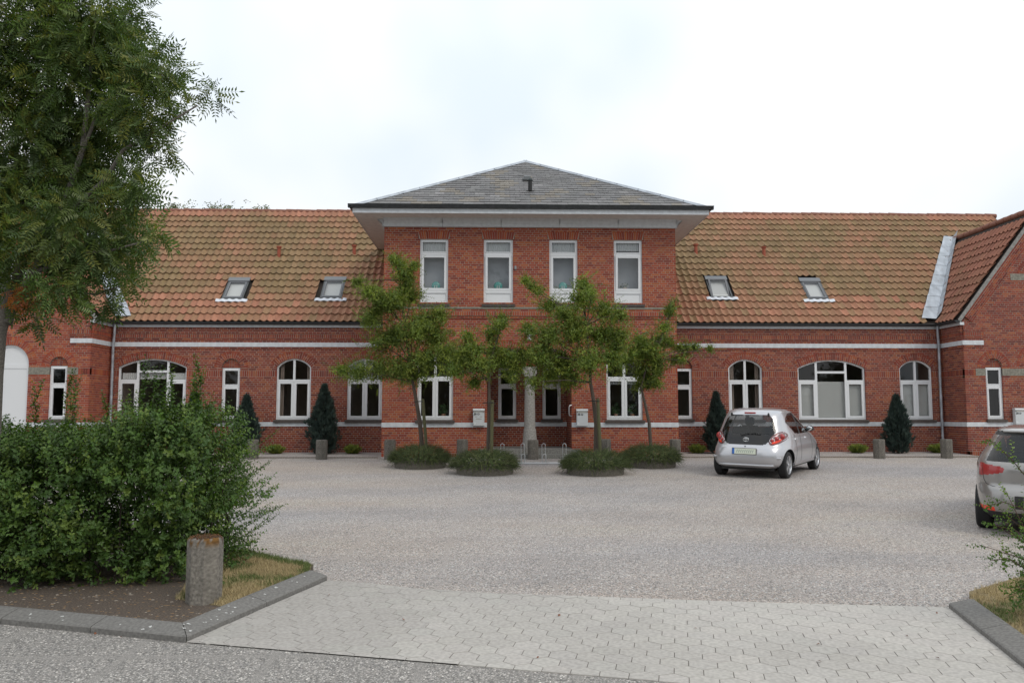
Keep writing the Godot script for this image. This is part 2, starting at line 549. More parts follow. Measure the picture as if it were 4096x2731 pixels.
		tag(o, names[w], "grass")
	# kerbs: sloping concrete stones with open joints
	var kl := Node3D.new()
	kl.name = "kerb"
	add_child(kl)
	tag(kl, "", "", "", "structure")
	var prf := [Vector2(0, -0.12), Vector2(0.0, 0.048), Vector2(0.012, 0.058), Vector2(0.165, 0.098), Vector2(0.21, 0.098), Vector2(0.22, -0.12)]
	kerb(kl, KERB_L, [24, 2, 2], prf, 1.0)
	var li := Buf.new()
	rng.seed = 25
	for i in 30:
		var f := rng.randf()
		var run := on_ground(KERB_L[2][0], KERB_L[2][1]).lerp(on_ground(KERB_L[3][0], KERB_L[3][1]), 0.03 + 0.9 * f) if i % 4 else on_ground(KERB_L[1][0], KERB_L[1][1]).lerp(on_ground(KERB_L[2][0], KERB_L[2][1]), f)
		var rd := Vector3(-0.95, 0, -0.31) if i % 4 else Vector3(0.3, 0, -0.95)
		var w := rng.randf_range(0.03, 0.15)
		var cen := run + rd * w + Vector3(0, 0.058 + (w - 0.012) * 0.262 + 0.0025, 0)
		var s := rng.randf_range(0.008, 0.02)
		for e in 7:
			var a0 := TAU * e / 7
			var a1 := TAU * (e + 1) / 7
			var e0 := rd * cos(a0) * s * (0.7 + 0.3 * sin(e * 2.3 + i)) + rd.cross(Vector3.UP) * sin(a0) * s * (0.7 + 0.3 * sin(e * 2.3 + i))
			var e1 := rd * cos(a1) * s * (0.7 + 0.3 * sin((e + 1) % 7 * 2.3 + i)) + rd.cross(Vector3.UP) * sin(a1) * s * (0.7 + 0.3 * sin((e + 1) % 7 * 2.3 + i))
			e0.y = e0.dot(rd) * 0.262
			e1.y = e1.dot(rd) * 0.262
			li.tri(cen, cen + e0, cen + e1, Color(0.55, 0.55, 0.53))
	part("lichen", li, M.vc, kl).set_meta("kind", "stuff")
	var kr := Node3D.new()
	kr.name = "kerb_001"
	add_child(kr)
	tag(kr, "", "", "", "structure")
	kerb(kr, [KERB_R[2], KERB_R[1], KERB_R[0]], [2, 2], prf, -1.0)
	# strip of fine shingle along the foot of the walls, held by a low board
	b = Buf.new()
	for s in [[-11.82, -3.12], [5.40, 14.33]]:
		b.quad(Vector3(s[0], 0.006, 2.2), Vector3(s[1], 0.006, 2.2), Vector3(s[1], 0.07, -0.02), Vector3(s[0], 0.07, -0.02), Color(1.15, 1.15, 1.18))
	b.quad(Vector3(-3.12, 0.006, 2.48), Vector3(5.4, 0.006, 2.48), Vector3(5.4, 0.03, 2.05), Vector3(-3.12, 0.03, 2.05), Color(1.15, 1.15, 1.18))
	ground_part("shingle_strip", b, M.gravel)
	b = Buf.new()
	var wood := Color(0.34, 0.29, 0.24)
	b.box(Vector3(-11.8, -0.05, 2.2), Vector3(-3.2, 0.035, 2.24), wood)
	b.box(Vector3(5.45, -0.05, 2.2), Vector3(14.3, 0.035, 2.24), wood)
	ground_part("edging", b, M.concrete)
	# fallen leaves
	rng.seed = 31
	for p in [[-1.55, 17.75], [0.35, 19.62], [-0.75, 18.6], [1.7, 18.9], [2.55, 19.35], [3.35, 19.15], [3.95, 18.5], [-3.2, 18.95], [-2.95, 19.05], [3.3, 19.7], [0.6, 18.5], [2.4, 19.75]]:
		var lb := Buf.new()
		var s := rng.randf_range(0.012, 0.022)
		var t := Transform3D(Basis.from_euler(Vector3(0.2, rng.randf() * TAU, 0.15)), on_ground(p[0], p[1], 0.02))
		lb.tri(t * Vector3(-s, 0, 0), t * Vector3(0, 0.004, s * 0.6), t * Vector3(s, 0.006, 0), Color(0.2, 0.07, 0.03))
		lb.tri(t * Vector3(-s, 0, 0), t * Vector3(s, 0.006, 0), t * Vector3(0, 0.007, -s * 0.6), Color(0.16, 0.06, 0.03))
		solo("fallen_leaf", lb, M.vc, "small brown fallen leaf lying on the paving or at its kerb", "leaf", "fallen leaves on the paving")

func kerb(parent: Node, pts: Array, counts: Array, prf: Array, side: float) -> void:      # mitred run of stones
	var P := []
	for p in pts:
		P.append(on_ground(p[0], p[1]))
	var R := []
	for i in P.size() - 1:
		R.append((P[i + 1] - P[i]).normalized().cross(Vector3.UP).normalized() * -side)
	for i in P.size() - 1:
		var r0: Vector3 = R[i]
		var r1: Vector3 = R[i]
		if i > 0: r0 = (R[i] + R[i - 1]).normalized() / (R[i] + R[i - 1]).normalized().dot(R[i])
		if i < R.size() - 1: r1 = (R[i] + R[i + 1]).normalized() / (R[i] + R[i + 1]).normalized().dot(R[i])
		var n: int = counts[i]
		var d: Vector3 = (P[i + 1] - P[i]).normalized() * 0.004
		for k in n:
			var a: Vector3 = P[i].lerp(P[i + 1], float(k) / n) + d
			var b: Vector3 = P[i].lerp(P[i + 1], float(k + 1) / n) - d
			var ra: Vector3 = r0 if k == 0 else R[i]
			var rb: Vector3 = r1 if k == n - 1 else R[i]
			var kb := Buf.new()
			var m := prf.size()
			for j in m:
				var p: Vector2 = prf[j]
				var q: Vector2 = prf[(j + 1) % m]
				var a0 := a + ra * p.x + Vector3.UP * p.y
				var a1 := a + ra * q.x + Vector3.UP * q.y
				var b0 := b + rb * p.x + Vector3.UP * p.y
				var b1 := b + rb * q.x + Vector3.UP * q.y
				kb.quad(a0, b0, b1, a1, Color.WHITE)
				kb.tri(a + ra * 0.1, a0, a1, Color.WHITE)
				kb.tri(b + rb * 0.1, b1, b0, Color.WHITE)
			put("kerb_stone", kb.mesh(M.kerb), parent)

# ------------------------------------------------------------------ brickwork
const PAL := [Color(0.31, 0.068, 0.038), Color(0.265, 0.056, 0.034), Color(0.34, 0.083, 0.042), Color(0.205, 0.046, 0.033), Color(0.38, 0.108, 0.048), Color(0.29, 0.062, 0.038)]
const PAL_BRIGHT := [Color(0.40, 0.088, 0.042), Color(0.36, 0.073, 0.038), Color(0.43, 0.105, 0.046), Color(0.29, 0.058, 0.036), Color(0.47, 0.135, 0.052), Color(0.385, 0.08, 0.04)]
var brick_singles := 0
var brick_meshes := {}

func arch(u0: float, u1: float, v0: float, vs: float, rise: float, ring := 0.235) -> Dictionary:
	var hw := (u1 - u0) / 2
	var R := (hw * hw + rise * rise) / (2 * rise) if rise > 0 else 0.0
	return {"u0": u0, "u1": u1, "um": (u0 + u1) / 2, "hw": hw, "v0": v0, "vs": vs, "rise": rise, "R": R, "vc": vs + rise - R, "ring": ring, "amax": (asin(clampf(hw / R, -1, 1)) if rise < hw * 0.98 else PI / 2) if rise > 0 else 0.0}

func span(o: Dictionary, v: float, extra: float) -> float:    # half width taken out at height v, or -1
	if v < o.v0: return -1.0
	if v < o.vs: return o.hw
	if o.rise <= 0: return o.hw + 0.05 if o.ring > 0 and v < o.vs + o.ring else -1.0
	var rr: float = o.R + extra
	var h: float = v - o.vc
	if h > rr: return -1.0
	var x := sqrt(rr * rr - h * h)
	if o.amax < 1.55: x = min(x, h * tan(o.amax))
	return x

func brick(b: Buf, t: Transform3D, a: float, e: float, y0: float, y1: float, out: float, deep: float, col: Color) -> void:
	var z0 := out - deep
	b.quad(t * Vector3(a, y0, out), t * Vector3(e, y0, out), t * Vector3(e, y1, out), t * Vector3(a, y1, out), col)
	b.quad(t * Vector3(a, y0, z0), t * Vector3(a, y0, out), t * Vector3(a, y1, out), t * Vector3(a, y1, z0), col)
	b.quad(t * Vector3(e, y0, out), t * Vector3(e, y0, z0), t * Vector3(e, y1, z0), t * Vector3(e, y1, out), col)
	b.quad(t * Vector3(a, y1, out), t * Vector3(e, y1, out), t * Vector3(e, y1, z0), t * Vector3(a, y1, z0), col)
	b.quad(t * Vector3(a, y0, z0), t * Vector3(e, y0, z0), t * Vector3(e, y0, out), t * Vector3(a, y0, out), col)

func wall(parent: Node, t: Transform3D, u0: float, u1: float, c0: int, c1: int, ops: Array, opt := {}) -> MeshInstance3D:
	var mb := Buf.new()
	var bb := Buf.new()
	var pal: Array = opt.get("pal", PAL)
	var outs: Dictionary = opt.get("outs", {})
	var skip: Array = opt.get("skip", [])
	var sold: Dictionary = opt.get("sold", {})        # first course -> number of courses
	var lims = opt.get("lims")
	var picks := []
	var c := c0
	var J := 0.0135
	while c < c1:
		var rows: int = sold.get(c, 1)
		var y0 := c * CH
		var y1 := (c + rows) * CH
		var vm := (y0 + y1) / 2
		var out: float = outs.get(c, 0.0)
		var a0 := u0
		var a1 := u1
		if lims: 
			var l: Array = lims.call(y1)
			a0 = l[0]; a1 = l[1]
		for pass_ in 2:
			var iv := [[a0, a1]]
			for o in ops:
				var hw := span(o, vm, (o.ring - 0.05) if pass_ == 0 else 0.01)
				if hw < 0: continue
				var nx := []
				for s in iv:
					if o.um + hw <= s[0] or o.um - hw >= s[1]: nx.append(s); continue
					if o.um - hw > s[0] + 0.01: nx.append([s[0], o.um - hw])
					if o.um + hw < s[1] - 0.01: nx.append([o.um + hw, s[1]])
				iv = nx
			for s in iv:
				if pass_ == 1:
					brick(mb, t, s[0] + 0.007, s[1] - 0.007, y0, y1, out - 0.006, 0.085, Color.WHITE)
					continue
				if c in skip: continue
				if rows > 1:
					var n: int = max(1, roundi((s[1] - s[0]) / 0.0665))
					var w: float = (s[1] - s[0]) / n
					for i in n:
						var col: Color = pal[rng.randi() % pal.size()] * rng.randf_range(0.88, 1.1)
						brick(bb, t, s[0] + i * w + (J / 2 if i > 0 else 0.0), s[0] + (i + 1) * w - (J / 2 if i < n - 1 else 0.0), y0 + J / 2, y1 - J / 2, out, 0.1 if i == 0 or i == n - 1 else 0.02, col)
					continue
				var head := (c & 1) == 0
				var L := 0.12 if head else 0.24
				var off := 0.06 if head else (0.0 if (c & 2) == 0 else 0.12)
				var k := floorf((s[0] - off) / L)
				while off + k * L < s[1] - 0.001:
					var p: float = max(off + k * L, s[0])
					var q: float = min(off + (k + 1) * L, s[1])
					k += 1
					if q - p < 0.035: continue
					if s[1] - q < 0.035: q = s[1]
					if p - s[0] < 0.035: p = s[0]
					var ki := rng.randi() % pal.size()
					var col: Color = pal[ki] * rng.randf_range(0.86, 1.12)
					var edge: bool = p <= s[0] + 0.001 or q >= s[1] - 0.001
					var jit := rng.randf_range(-0.0015, 0.0015)
					if opt.get("pick", false) and not head and not edge and q - p > 0.235 and brick_singles < 300 and c < 36 and out == 0.0:
						brick_singles += 1
						picks.append([t * Vector3(p + J / 2, y0 + J / 2, jit), ki])
						continue
					brick(bb, t, p + (0.0 if p <= s[0] + 0.001 else J / 2), q - (0.0 if q >= s[1] - 0.001 else J / 2), y0 + J / 2, y1 - J / 2, out + jit, 0.11 if edge else 0.02, col)
		c += rows
	for o in ops:
		ring(o, t, bb, mb, pal)
	var w := part("wall", mb, M.mortar, parent)
	part("brickwork", bb, M.brick, w).set_meta("kind", "stuff")
	for pk in picks:
		if not brick_meshes.has(pk[1]):
			var sb := Buf.new()
			brick(sb, Transform3D.IDENTITY, 0, 0.24 - J, 0, CH - J, 0, 0.02, pal[pk[1]])
			brick_meshes[pk[1]] = sb.mesh(M.brick)
		put("brick", brick_meshes[pk[1]], w).position = pk[0]
	return w

func ring(o: Dictionary, t: Transform3D, bb: Buf, mb: Buf, pal: Array) -> void:
	if o.ring <= 0: return
	var J := 0.012
	if o.rise <= 0:                                     # flat arch of slightly splayed soldiers
		var n := roundi(2 * (o.hw + 0.03) / 0.068)
		for i in n:
			var p := []
			for e in [[i, 0.0], [i + 1, 0.0], [i + 1, 1.0], [i, 1.0]]:
				var f: float = float(e[0]) / n * 2 - 1
				p.append(Vector2(o.um + f * (o.hw + 0.05 * e[1]) + (J / 2 if e[0] == i else -J / 2), o.vs + J / 2 + (o.ring - J) * e[1]))
			bb.slab(PackedVector2Array(p), t, -0.1, 0.003, pal[rng.randi() % pal.size()] * rng.randf_range(0.9, 1.12))
		mb.slab(PackedVector2Array([Vector2(o.um - o.hw - 0.03, o.vs), Vector2(o.um + o.hw + 0.03, o.vs), Vector2(o.um + o.hw + 0.06, o.vs + o.ring), Vector2(o.um - o.hw - 0.06, o.vs + o.ring)]), t, -0.09, -0.004, Color.WHITE)
		return
	var n := roundi((o.R + o.ring * 0.45) * 2 * o.amax / 0.069)
	for i in n:
		var a0: float = -o.amax + 2 * o.amax * i / n
		var a1: float = -o.amax + 2 * o.amax * (i + 1) / n
		var parts := [[0.0, 1.0]] if i % 4 == 1 or i % 4 == 2 else ([[0.0, 0.5], [0.5, 1.0]])
		for pr in parts:
			var p := []
			for e in [[a0, pr[0], 1], [a1, pr[0], -1], [a1, pr[1], -1], [a0, pr[1], 1]]:
				var r: float = o.R + o.ring * e[1] + (J / 2 if e[1] == pr[0] and e[1] > 0 else (-J / 2 if e[1] < 1 and e[1] > 0 else 0.0))
				var a: float = e[0] + e[2] * J / 2 / r
				p.append(Vector2(o.um + r * sin(a), o.vc + r * cos(a)))
			p.reverse()
			bb.slab(PackedVector2Array(p), t, -0.11, 0.004, pal[rng.randi() % pal.size()] * rng.randf_range(0.88, 1.12))
	var m := 24
	for i in m:
		var q := []
		for e in [[i, -0.0], [i + 1, 0.0], [i + 1, 1.0], [i, 1.0]]:
			var a: float = -o.amax + 2 * o.amax * e[0] / m
			var r: float = o.R + (o.ring + 0.012) * e[1]
			q.append(t * Vector3(o.um + r * sin(a), o.vc + r * cos(a), -0.002))
		mb.quad(q[1], q[0], q[3], q[2], Color.WHITE)
		var z := t.basis.z * 0.1
		mb.quad(q[0], q[1], q[1] - z, q[0] - z, Color.WHITE)

# ------------------------------------------------------------------ windows
func outline(o: Dictionary, i: float) -> PackedVector2Array:
	var p := PackedVector2Array([Vector2(o.u0 + i, o.v0 + i), Vector2(o.u1 - i, o.v0 + i)])
	if o.rise <= 0:
		p.append(Vector2(o.u1 - i, o.vs - i)); p.append(Vector2(o.u0 + i, o.vs - i))
		return p
	var r: float = o.R - i
	var am := asin(clampf((o.hw - i) / r, -1, 1))
	for k in 17:
		var a := am - 2 * am * k / 16
		p.append(Vector2(o.um + r * sin(a), o.vc + r * cos(a)))
	return p

func rect(x0: float, y0: float, x1: float, y1: float) -> PackedVector2Array:
	return PackedVector2Array([Vector2(x0, y0), Vector2(x1, y0), Vector2(x1, y1), Vector2(x0, y1)])

func sash(b: Buf, t: Transform3D, x0: float, y0: float, x1: float, y1: float, f: float, z0 := -0.10, z1 := -0.045) -> PackedVector2Array:
	b.strip(rect(x0, y0, x1, y1), rect(x0 + f, y0 + f, x1 - f, y1 - f), t, z0, z1, Color.WHITE)
	return rect(x0 + f - 0.004, y0 + f - 0.004, x1 - f + 0.004, y1 - f + 0.004)

func window(parent: Node, t: Transform3D, o: Dictionary, kind: String, opt := {}) -> MeshInstance3D:
	var b := Buf.new()
	var panes := []
	var W := Color.WHITE
	var F := 0.045
	b.strip(outline(o, 0.0), outline(o, F), t, -0.13, -0.055, W)
	var x0: float = o.u0 + F
	var x1: float = o.u1 - F
	var y0: float = o.v0 + F
	var inner := outline(o, F + 0.02)
	if kind == "double":
		var vt := 2.285
		b.box(Vector3(x0, vt - 0.032, -0.11), Vector3(x1, vt + 0.034, -0.05), W, t)
		b.box(Vector3(o.um - 0.034, vt + 0.034, -0.11), Vector3(o.um + 0.034, o.vs + o.rise - F - 0.004, -0.052), W, t)
		b.box(Vector3(o.um - 0.018, y0, -0.11), Vector3(o.um + 0.018, vt - 0.032, -0.056), W, t)
		panes.append(sash(b, t, x0 + 0.002, y0 + 0.002, o.um - 0.016, vt - 0.036, 0.062))
		panes.append(sash(b, t, o.um + 0.016, y0 + 0.002, x1 - 0.002, vt - 0.036, 0.062))
		panes.append(Geometry2D.intersect_polygons(inner, rect(x0, vt + 0.03, o.um - 0.03, 9))[0])
		panes.append(Geometry2D.intersect_polygons(inner, rect(o.um + 0.03, vt + 0.03, x1, 9))[0])
		for s in [-1, 1]:
			for h in [1.25, 1.72, 2.15]:
				b.box(Vector3(o.um + s * (o.hw - 0.055) - 0.006, h - 0.03, -0.05), Vector3(o.um + s * (o.hw - 0.055) + 0.006, h + 0.03, -0.035), Color(0.6, 0.6, 0.6), t)
	elif kind == "triple":
		var m0: float = o.u0 + 0.28 * (o.u1 - o.u0)
		var m1: float = o.u0 + 0.72 * (o.u1 - o.u0)
		for m in [m0, m1]:
			b.box(Vector3(m - 0.034, y0, -0.11), Vector3(m + 0.034, o.vs + o.rise * 0.72, -0.05), W, t)
		b.box(Vector3(x0, 2.253, -0.11), Vector3(m0 - 0.034, 2.319, -0.052), W, t)
		b.box(Vector3(m1 + 0.034, 2.253, -0.11), Vector3(x1, 2.319, -0.052), W, t)
		b.box(Vector3(m0 + 0.034, 2.53, -0.11), Vector3(m1 - 0.034, 2.60, -0.052), W, t)
		panes.append(sash(b, t, x0 + 0.002, y0 + 0.002, m0 - 0.032, 2.25, 0.062))
		panes.append(sash(b, t, m1 + 0.032, y0 + 0.002, x1 - 0.002, 2.25, 0.062))
		panes.append(rect(m0 + 0.03, y0 - 0.002, m1 - 0.03, 2.535))
		panes.append(Geometry2D.intersect_polygons(inner, rect(x0, 2.315, m0 - 0.03, 9))[0])
		panes.append(Geometry2D.intersect_polygons(inner, rect(m1 + 0.03, 2.315, x1, 9))[0])
		panes.append(Geometry2D.intersect_polygons(inner, rect(m0 + 0.03, 2.597, m1 - 0.03, 9))[0])
	elif kind == "narrow":
		var vt: float = o.v0 + (o.vs - o.v0) * 0.64
		b.box(Vector3(x0, vt - 0.03, -0.11), Vector3(x1, vt + 0.03, -0.052), W, t)
		panes.append(sash(b, t, x0 + 0.002, y0 + 0.002, x1 - 0.002, vt - 0.034, 0.05))
		panes.append(sash(b, t, x0 + 0.002, vt + 0.032, x1 - 0.002, o.vs - F - 0.002, 0.03))
	elif kind == "upper":
		b.box(Vector3(x0, 5.86, -0.11), Vector3(x1, 5.93, -0.05), W, t)
		b.box(Vector3(x0, 4.75, -0.11), Vector3(x1, 4.82, -0.05), W, t)
		panes.append(sash(b, t, x0 + 0.002, 5.935, x1 - 0.002, o.vs - F - 0.002, 0.028))
		var tip: float = opt.get("tip", 0.0)
		var tt := t * Transform3D(Basis(Vector3.RIGHT, tip), Vector3(0, 4.824, -0.075)) * Transform3D(Basis(), Vector3(0, -4.824, 0.075))
		var pp := sash(b, tt, x0 + 0.004, 4.824, x1 - 0.004, 5.855, 0.066)
		var gb := Buf.new()
		gb.slab(pp, tt, -0.08, -0.078, W, false)
		opt.own = gb
		var pb := Buf.new()
		pb.slab(rect(x0 + 0.03, o.v0 + F + 0.03, x1 - 0.03, 4.72), t, -0.11, -0.075, W)
		opt.panel = pb
		b.strip(rect(x0, o.v0 + F, x1, 4.75), rect(x0 + 0.025, o.v0 + F + 0.025, x1 - 0.025, 4.725), t, -0.12, -0.06, W)
	elif kind == "lights":
		panes.append(sash(b, t, x0 + 0.002, y0 + 0.002, x1 - 0.002, o.vs - F - 0.002, 0.05))
	var w := part("window", b, M.paint, parent)
	for p in panes:
		var g := Buf.new()
		g.slab(p, t, -0.09, -0.085, W, false)
		part("pane", g, M.glass, w)
	if opt.has("own"): part("pane", opt.own, M.glass, w)
	if opt.has("panel"): part("panel", opt.panel, M.paint, w)
	if not opt.get("nosill", false):
		var s := Buf.new()
		var e := 0.05
		s.prof([Vector2(-0.1, -0.1), Vector2(0.075, -0.1), Vector2(0.085, -0.028), Vector2(-0.1, 0.0)], t * Vector3(o.u0 - e, o.v0, 0), t * Vector3(o.u1 + e, o.v0, 0), t.basis.z, Vector3.UP, W)
		part("sill", s, M.sill, w)
	return w

func shade(w: Node, t: Transform3D, x0: float, y0: float, x1: float, y1: float, pleat: float, material: Material, called := "blind") -> void:   # a pleated blind, a curtain or a flat sheet behind the glass
	var b := Buf.new()
	if pleat > 0:
		var n := maxi(1, roundi((y1 - y0) / pleat))
		for i in n:
			var a := y0 + (y1 - y0) * i / n
			var e := y0 + (y1 - y0) * (i + 1) / n
			var m := (a + e) / 2
			b.quad(t * Vector3(x0, a, -0.165), t * Vector3(x1, a, -0.165), t * Vector3(x1, m, -0.15), t * Vector3(x0, m, -0.15), Color.WHITE)
			b.quad(t * Vector3(x0, m, -0.15), t * Vector3(x1, m, -0.15), t * Vector3(x1, e, -0.165), t * Vector3(x0, e, -0.165), Color.WHITE)
	else:
		var n := maxi(4, roundi((x1 - x0) / 0.03))
		for i in n:
			var a := x0 + (x1 - x0) * i / n
			var e := x0 + (x1 - x0) * (i + 1) / n
			b.quad(t * Vector3(a, y0, -0.17 + 0.02 * (i & 1)), t * Vector3(e, y0, -0.15 - 0.02 * (i & 1)), t * Vector3(e, y1, -0.15 - 0.02 * (i & 1)), t * Vector3(a, y1, -0.17 + 0.02 * (i & 1)), Color.WHITE)
	part(called, b, material, w)

func room(parent: Node, p: Vector3, q: Vector3, open_back := false) -> void:    # five inner faces, open towards the front wall
	var b := Buf.new()
	var col := Color.WHITE
	b.quad(Vector3(p.x, p.y, p.z), Vector3(q.x, p.y, p.z), Vector3(q.x, q.y, p.z), Vector3(p.x, q.y, p.z), col)
	b.quad(Vector3(p.x, p.y, q.z), Vector3(p.x, p.y, p.z), Vector3(p.x, q.y, p.z), Vector3(p.x, q.y, q.z), col)
	b.quad(Vector3(q.x, p.y, p.z), Vector3(q.x, p.y, q.z), Vector3(q.x, q.y, q.z), Vector3(q.x, q.y, p.z), col)
	b.quad(Vector3(p.x, p.y, q.z), Vector3(q.x, p.y, q.z), Vector3(q.x, p.y, p.z), Vector3(p.x, p.y, p.z), col)
	b.quad(Vector3(p.x, q.y, p.z), Vector3(q.x, q.y, p.z), Vector3(q.x, q.y, q.z), Vector3(p.x, q.y, q.z), col)
	part("inner_wall", b, M.plaster, parent)

# ------------------------------------------------------------------ roofs
const TW := 0.2145
const TL := 0.362
var tile_singles := 0
var tile_meshes := {}

func tile_shape(b: Buf, t: Transform3D, c0: Color, c1: Color) -> void:      # a pantile: trough and roll, thick lower lip
	var m := 7
	var lo := PackedVector3Array()
	var hi := PackedVector3Array()
	var cl := PackedColorArray()
	var ch := PackedColorArray()
	for i in m + 1:
		var f := float(i) / m
		var h := 0.050 * pow(0.5 + 0.5 * cos(TAU * (f - 0.04)), 1.25) + 0.006 * f
		var x := -0.004 + f * (TW + 0.010)
		lo.append(Vector3(x, -0.012 - 0.016 * sin(PI * f), h + 0.062))
		hi.append(Vector3(x, TL + 0.05, h + 0.014))
		var k := 0.5 + 0.5 * sin(f * 5.0 + c0.r * 40.0)
		cl.append(c0.lerp(c1, k * 0.6))
		ch.append(c1.lerp(c0, k * 0.5))
	for i in range(m + 1):
		lo[i] = t * lo[i]
		hi[i] = t * hi[i]
	var s := b.v.size()
	b.sheet([lo, hi], [cl, ch])
	for i in m:
		var d := t.basis.z * 0.02
		b.quad(lo[i] - d, lo[i + 1] - d, lo[i + 1], lo[i], c0 * 0.85)

func tiles(parent: Node, t: Transform3D, cols: int, rows: int, keep: Callable, tint: Callable, most: int) -> void:
	var b := Buf.new()
	for j in rows:
		for i in cols:
			var x := i * TW
			var y := j * TL
			if not keep.call(x + TW / 2, y + TL / 2): continue
			var k: Array = tint.call(x, y)
			var jt := Transform3D(Basis.from_euler(Vector3(rng.randf_range(-0.006, 0.006), rng.randf_range(-0.012, 0.012), rng.randf_range(-0.012, 0.012))), Vector3(x + rng.randf_range(-0.003, 0.003), y + rng.randf_range(-0.006, 0.006), rng.randf_range(-0.003, 0.003)))
			if tile_singles < most:
				tile_singles += 1
				var key := rng.randi() % 12
				if not tile_meshes.has(key):
					var sb := Buf.new()
					tile_shape(sb, Transform3D.IDENTITY, k[0], k[1])
					tile_meshes[key] = sb.mesh(M.tile)
				put("roof_tile", tile_meshes[key], parent).transform = t * jt
			else:
				tile_shape(b, t * jt, k[0], k[1])
	part("roof_tiles", b, M.tile, parent).set_meta("kind", "stuff")

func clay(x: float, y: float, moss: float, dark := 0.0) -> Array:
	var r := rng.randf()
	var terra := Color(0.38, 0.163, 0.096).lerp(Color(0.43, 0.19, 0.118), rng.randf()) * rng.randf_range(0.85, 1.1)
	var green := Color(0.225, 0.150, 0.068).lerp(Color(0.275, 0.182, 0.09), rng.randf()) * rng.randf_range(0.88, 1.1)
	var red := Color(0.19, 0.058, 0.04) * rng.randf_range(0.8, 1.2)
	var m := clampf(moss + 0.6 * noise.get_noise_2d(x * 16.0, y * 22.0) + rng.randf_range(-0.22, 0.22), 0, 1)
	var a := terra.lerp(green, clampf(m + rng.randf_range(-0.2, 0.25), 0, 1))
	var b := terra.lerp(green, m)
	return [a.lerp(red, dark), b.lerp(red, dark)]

func ridge(parent: Node, a: Vector3, b: Vector3, r := 0.105) -> void:
	var n := roundi(a.distance_to(b) / 0.37)
	var d := (b - a) / n
	var sb := Buf.new()
	sb.tube([Vector3.ZERO, Vector3(0, 0, -0.41)], [r, r * 0.86], 12, Color(0.25, 0.105, 0.07))
	var m := sb.mesh(M.tile)
	for i in n:
		var o := put("ridge_tile", m, parent)
		o.transform = Transform3D(Basis.looking_at(d.normalized(), Vector3.UP), a + d * i + Vector3(0, rng.randf_range(-0.008, 0.008) - 0.03, 0))

func skylight(parent: Node, t: Transform3D, x0: float, x1: float, y0: float, y1: float, open := 0.0) -> void:
	var b := Buf.new()
	var G := Color(0.085, 0.088, 0.09)
	b.strip(rect(x0, y0, x1, y1), rect(x0 + 0.045, y0 + 0.05, x1 - 0.045, y1 - 0.06), t, -0.05, 0.105, G)
	b.box(Vector3(x0 - 0.01, y1 - 0.17, 0.106), Vector3(x1 + 0.01, y1 + 0.03, 0.135), Color(0.17, 0.18, 0.185), t)
	var w := part("skylight", b, mat(Color.WHITE, 0.4, 0.4, null, 1.0, true), parent)
	var ym := (y0 + y1) / 2
	var st := t * Transform3D(Basis(Vector3.RIGHT, open), Vector3(0, ym, 0.09)) * Transform3D(Basis(), Vector3(0, -ym, -0.09))
	var s := Buf.new()
	s.strip(rect(x0 + 0.05, y0 + 0.055, x1 - 0.05, y1 - 0.175), rect(x0 + 0.105, y0 + 0.125, x1 - 0.105, y1 - 0.235), st, 0.06, 0.115, Color(0.14, 0.145, 0.15))
	part("sash", s, mat(Color.WHITE, 0.4, 0.4, null, 1.0, true), w)
	var g := Buf.new()
	g.slab(rect(x0 + 0.10, y0 + 0.12, x1 - 0.10, y1 - 0.23), st, 0.0, 0.1, Color.WHITE, false)
	part("pane", g, M.sky_glass, w)
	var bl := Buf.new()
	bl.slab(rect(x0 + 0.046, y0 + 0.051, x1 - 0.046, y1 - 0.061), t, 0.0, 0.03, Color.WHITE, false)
	part("blind", bl, M.blind, w)  # in the tilted skylight this pale sheet stands in for mirrored sky
	var f := Buf.new()
	var lo := PackedVector3Array()
	var hi := PackedVector3Array()
	for i in 41:
		var x := x0 - 0.16 + (x1 - x0 + 0.32) * i / 40.0
		var h := 0.022 * pow(0.5 + 0.5 * cos(TAU * (x / TW - 0.04)), 1.2)
		lo.append(t * Vector3(x, y0 - 0.13, h + 0.085))
		hi.append(t * Vector3(x, y0 + 0.01, h + 0.09))
	f.sheet([lo, hi], Color.WHITE)
	part("flashing", f, mat(lin(0.60, 0.62, 0.66), 0.5, 0.2), w)

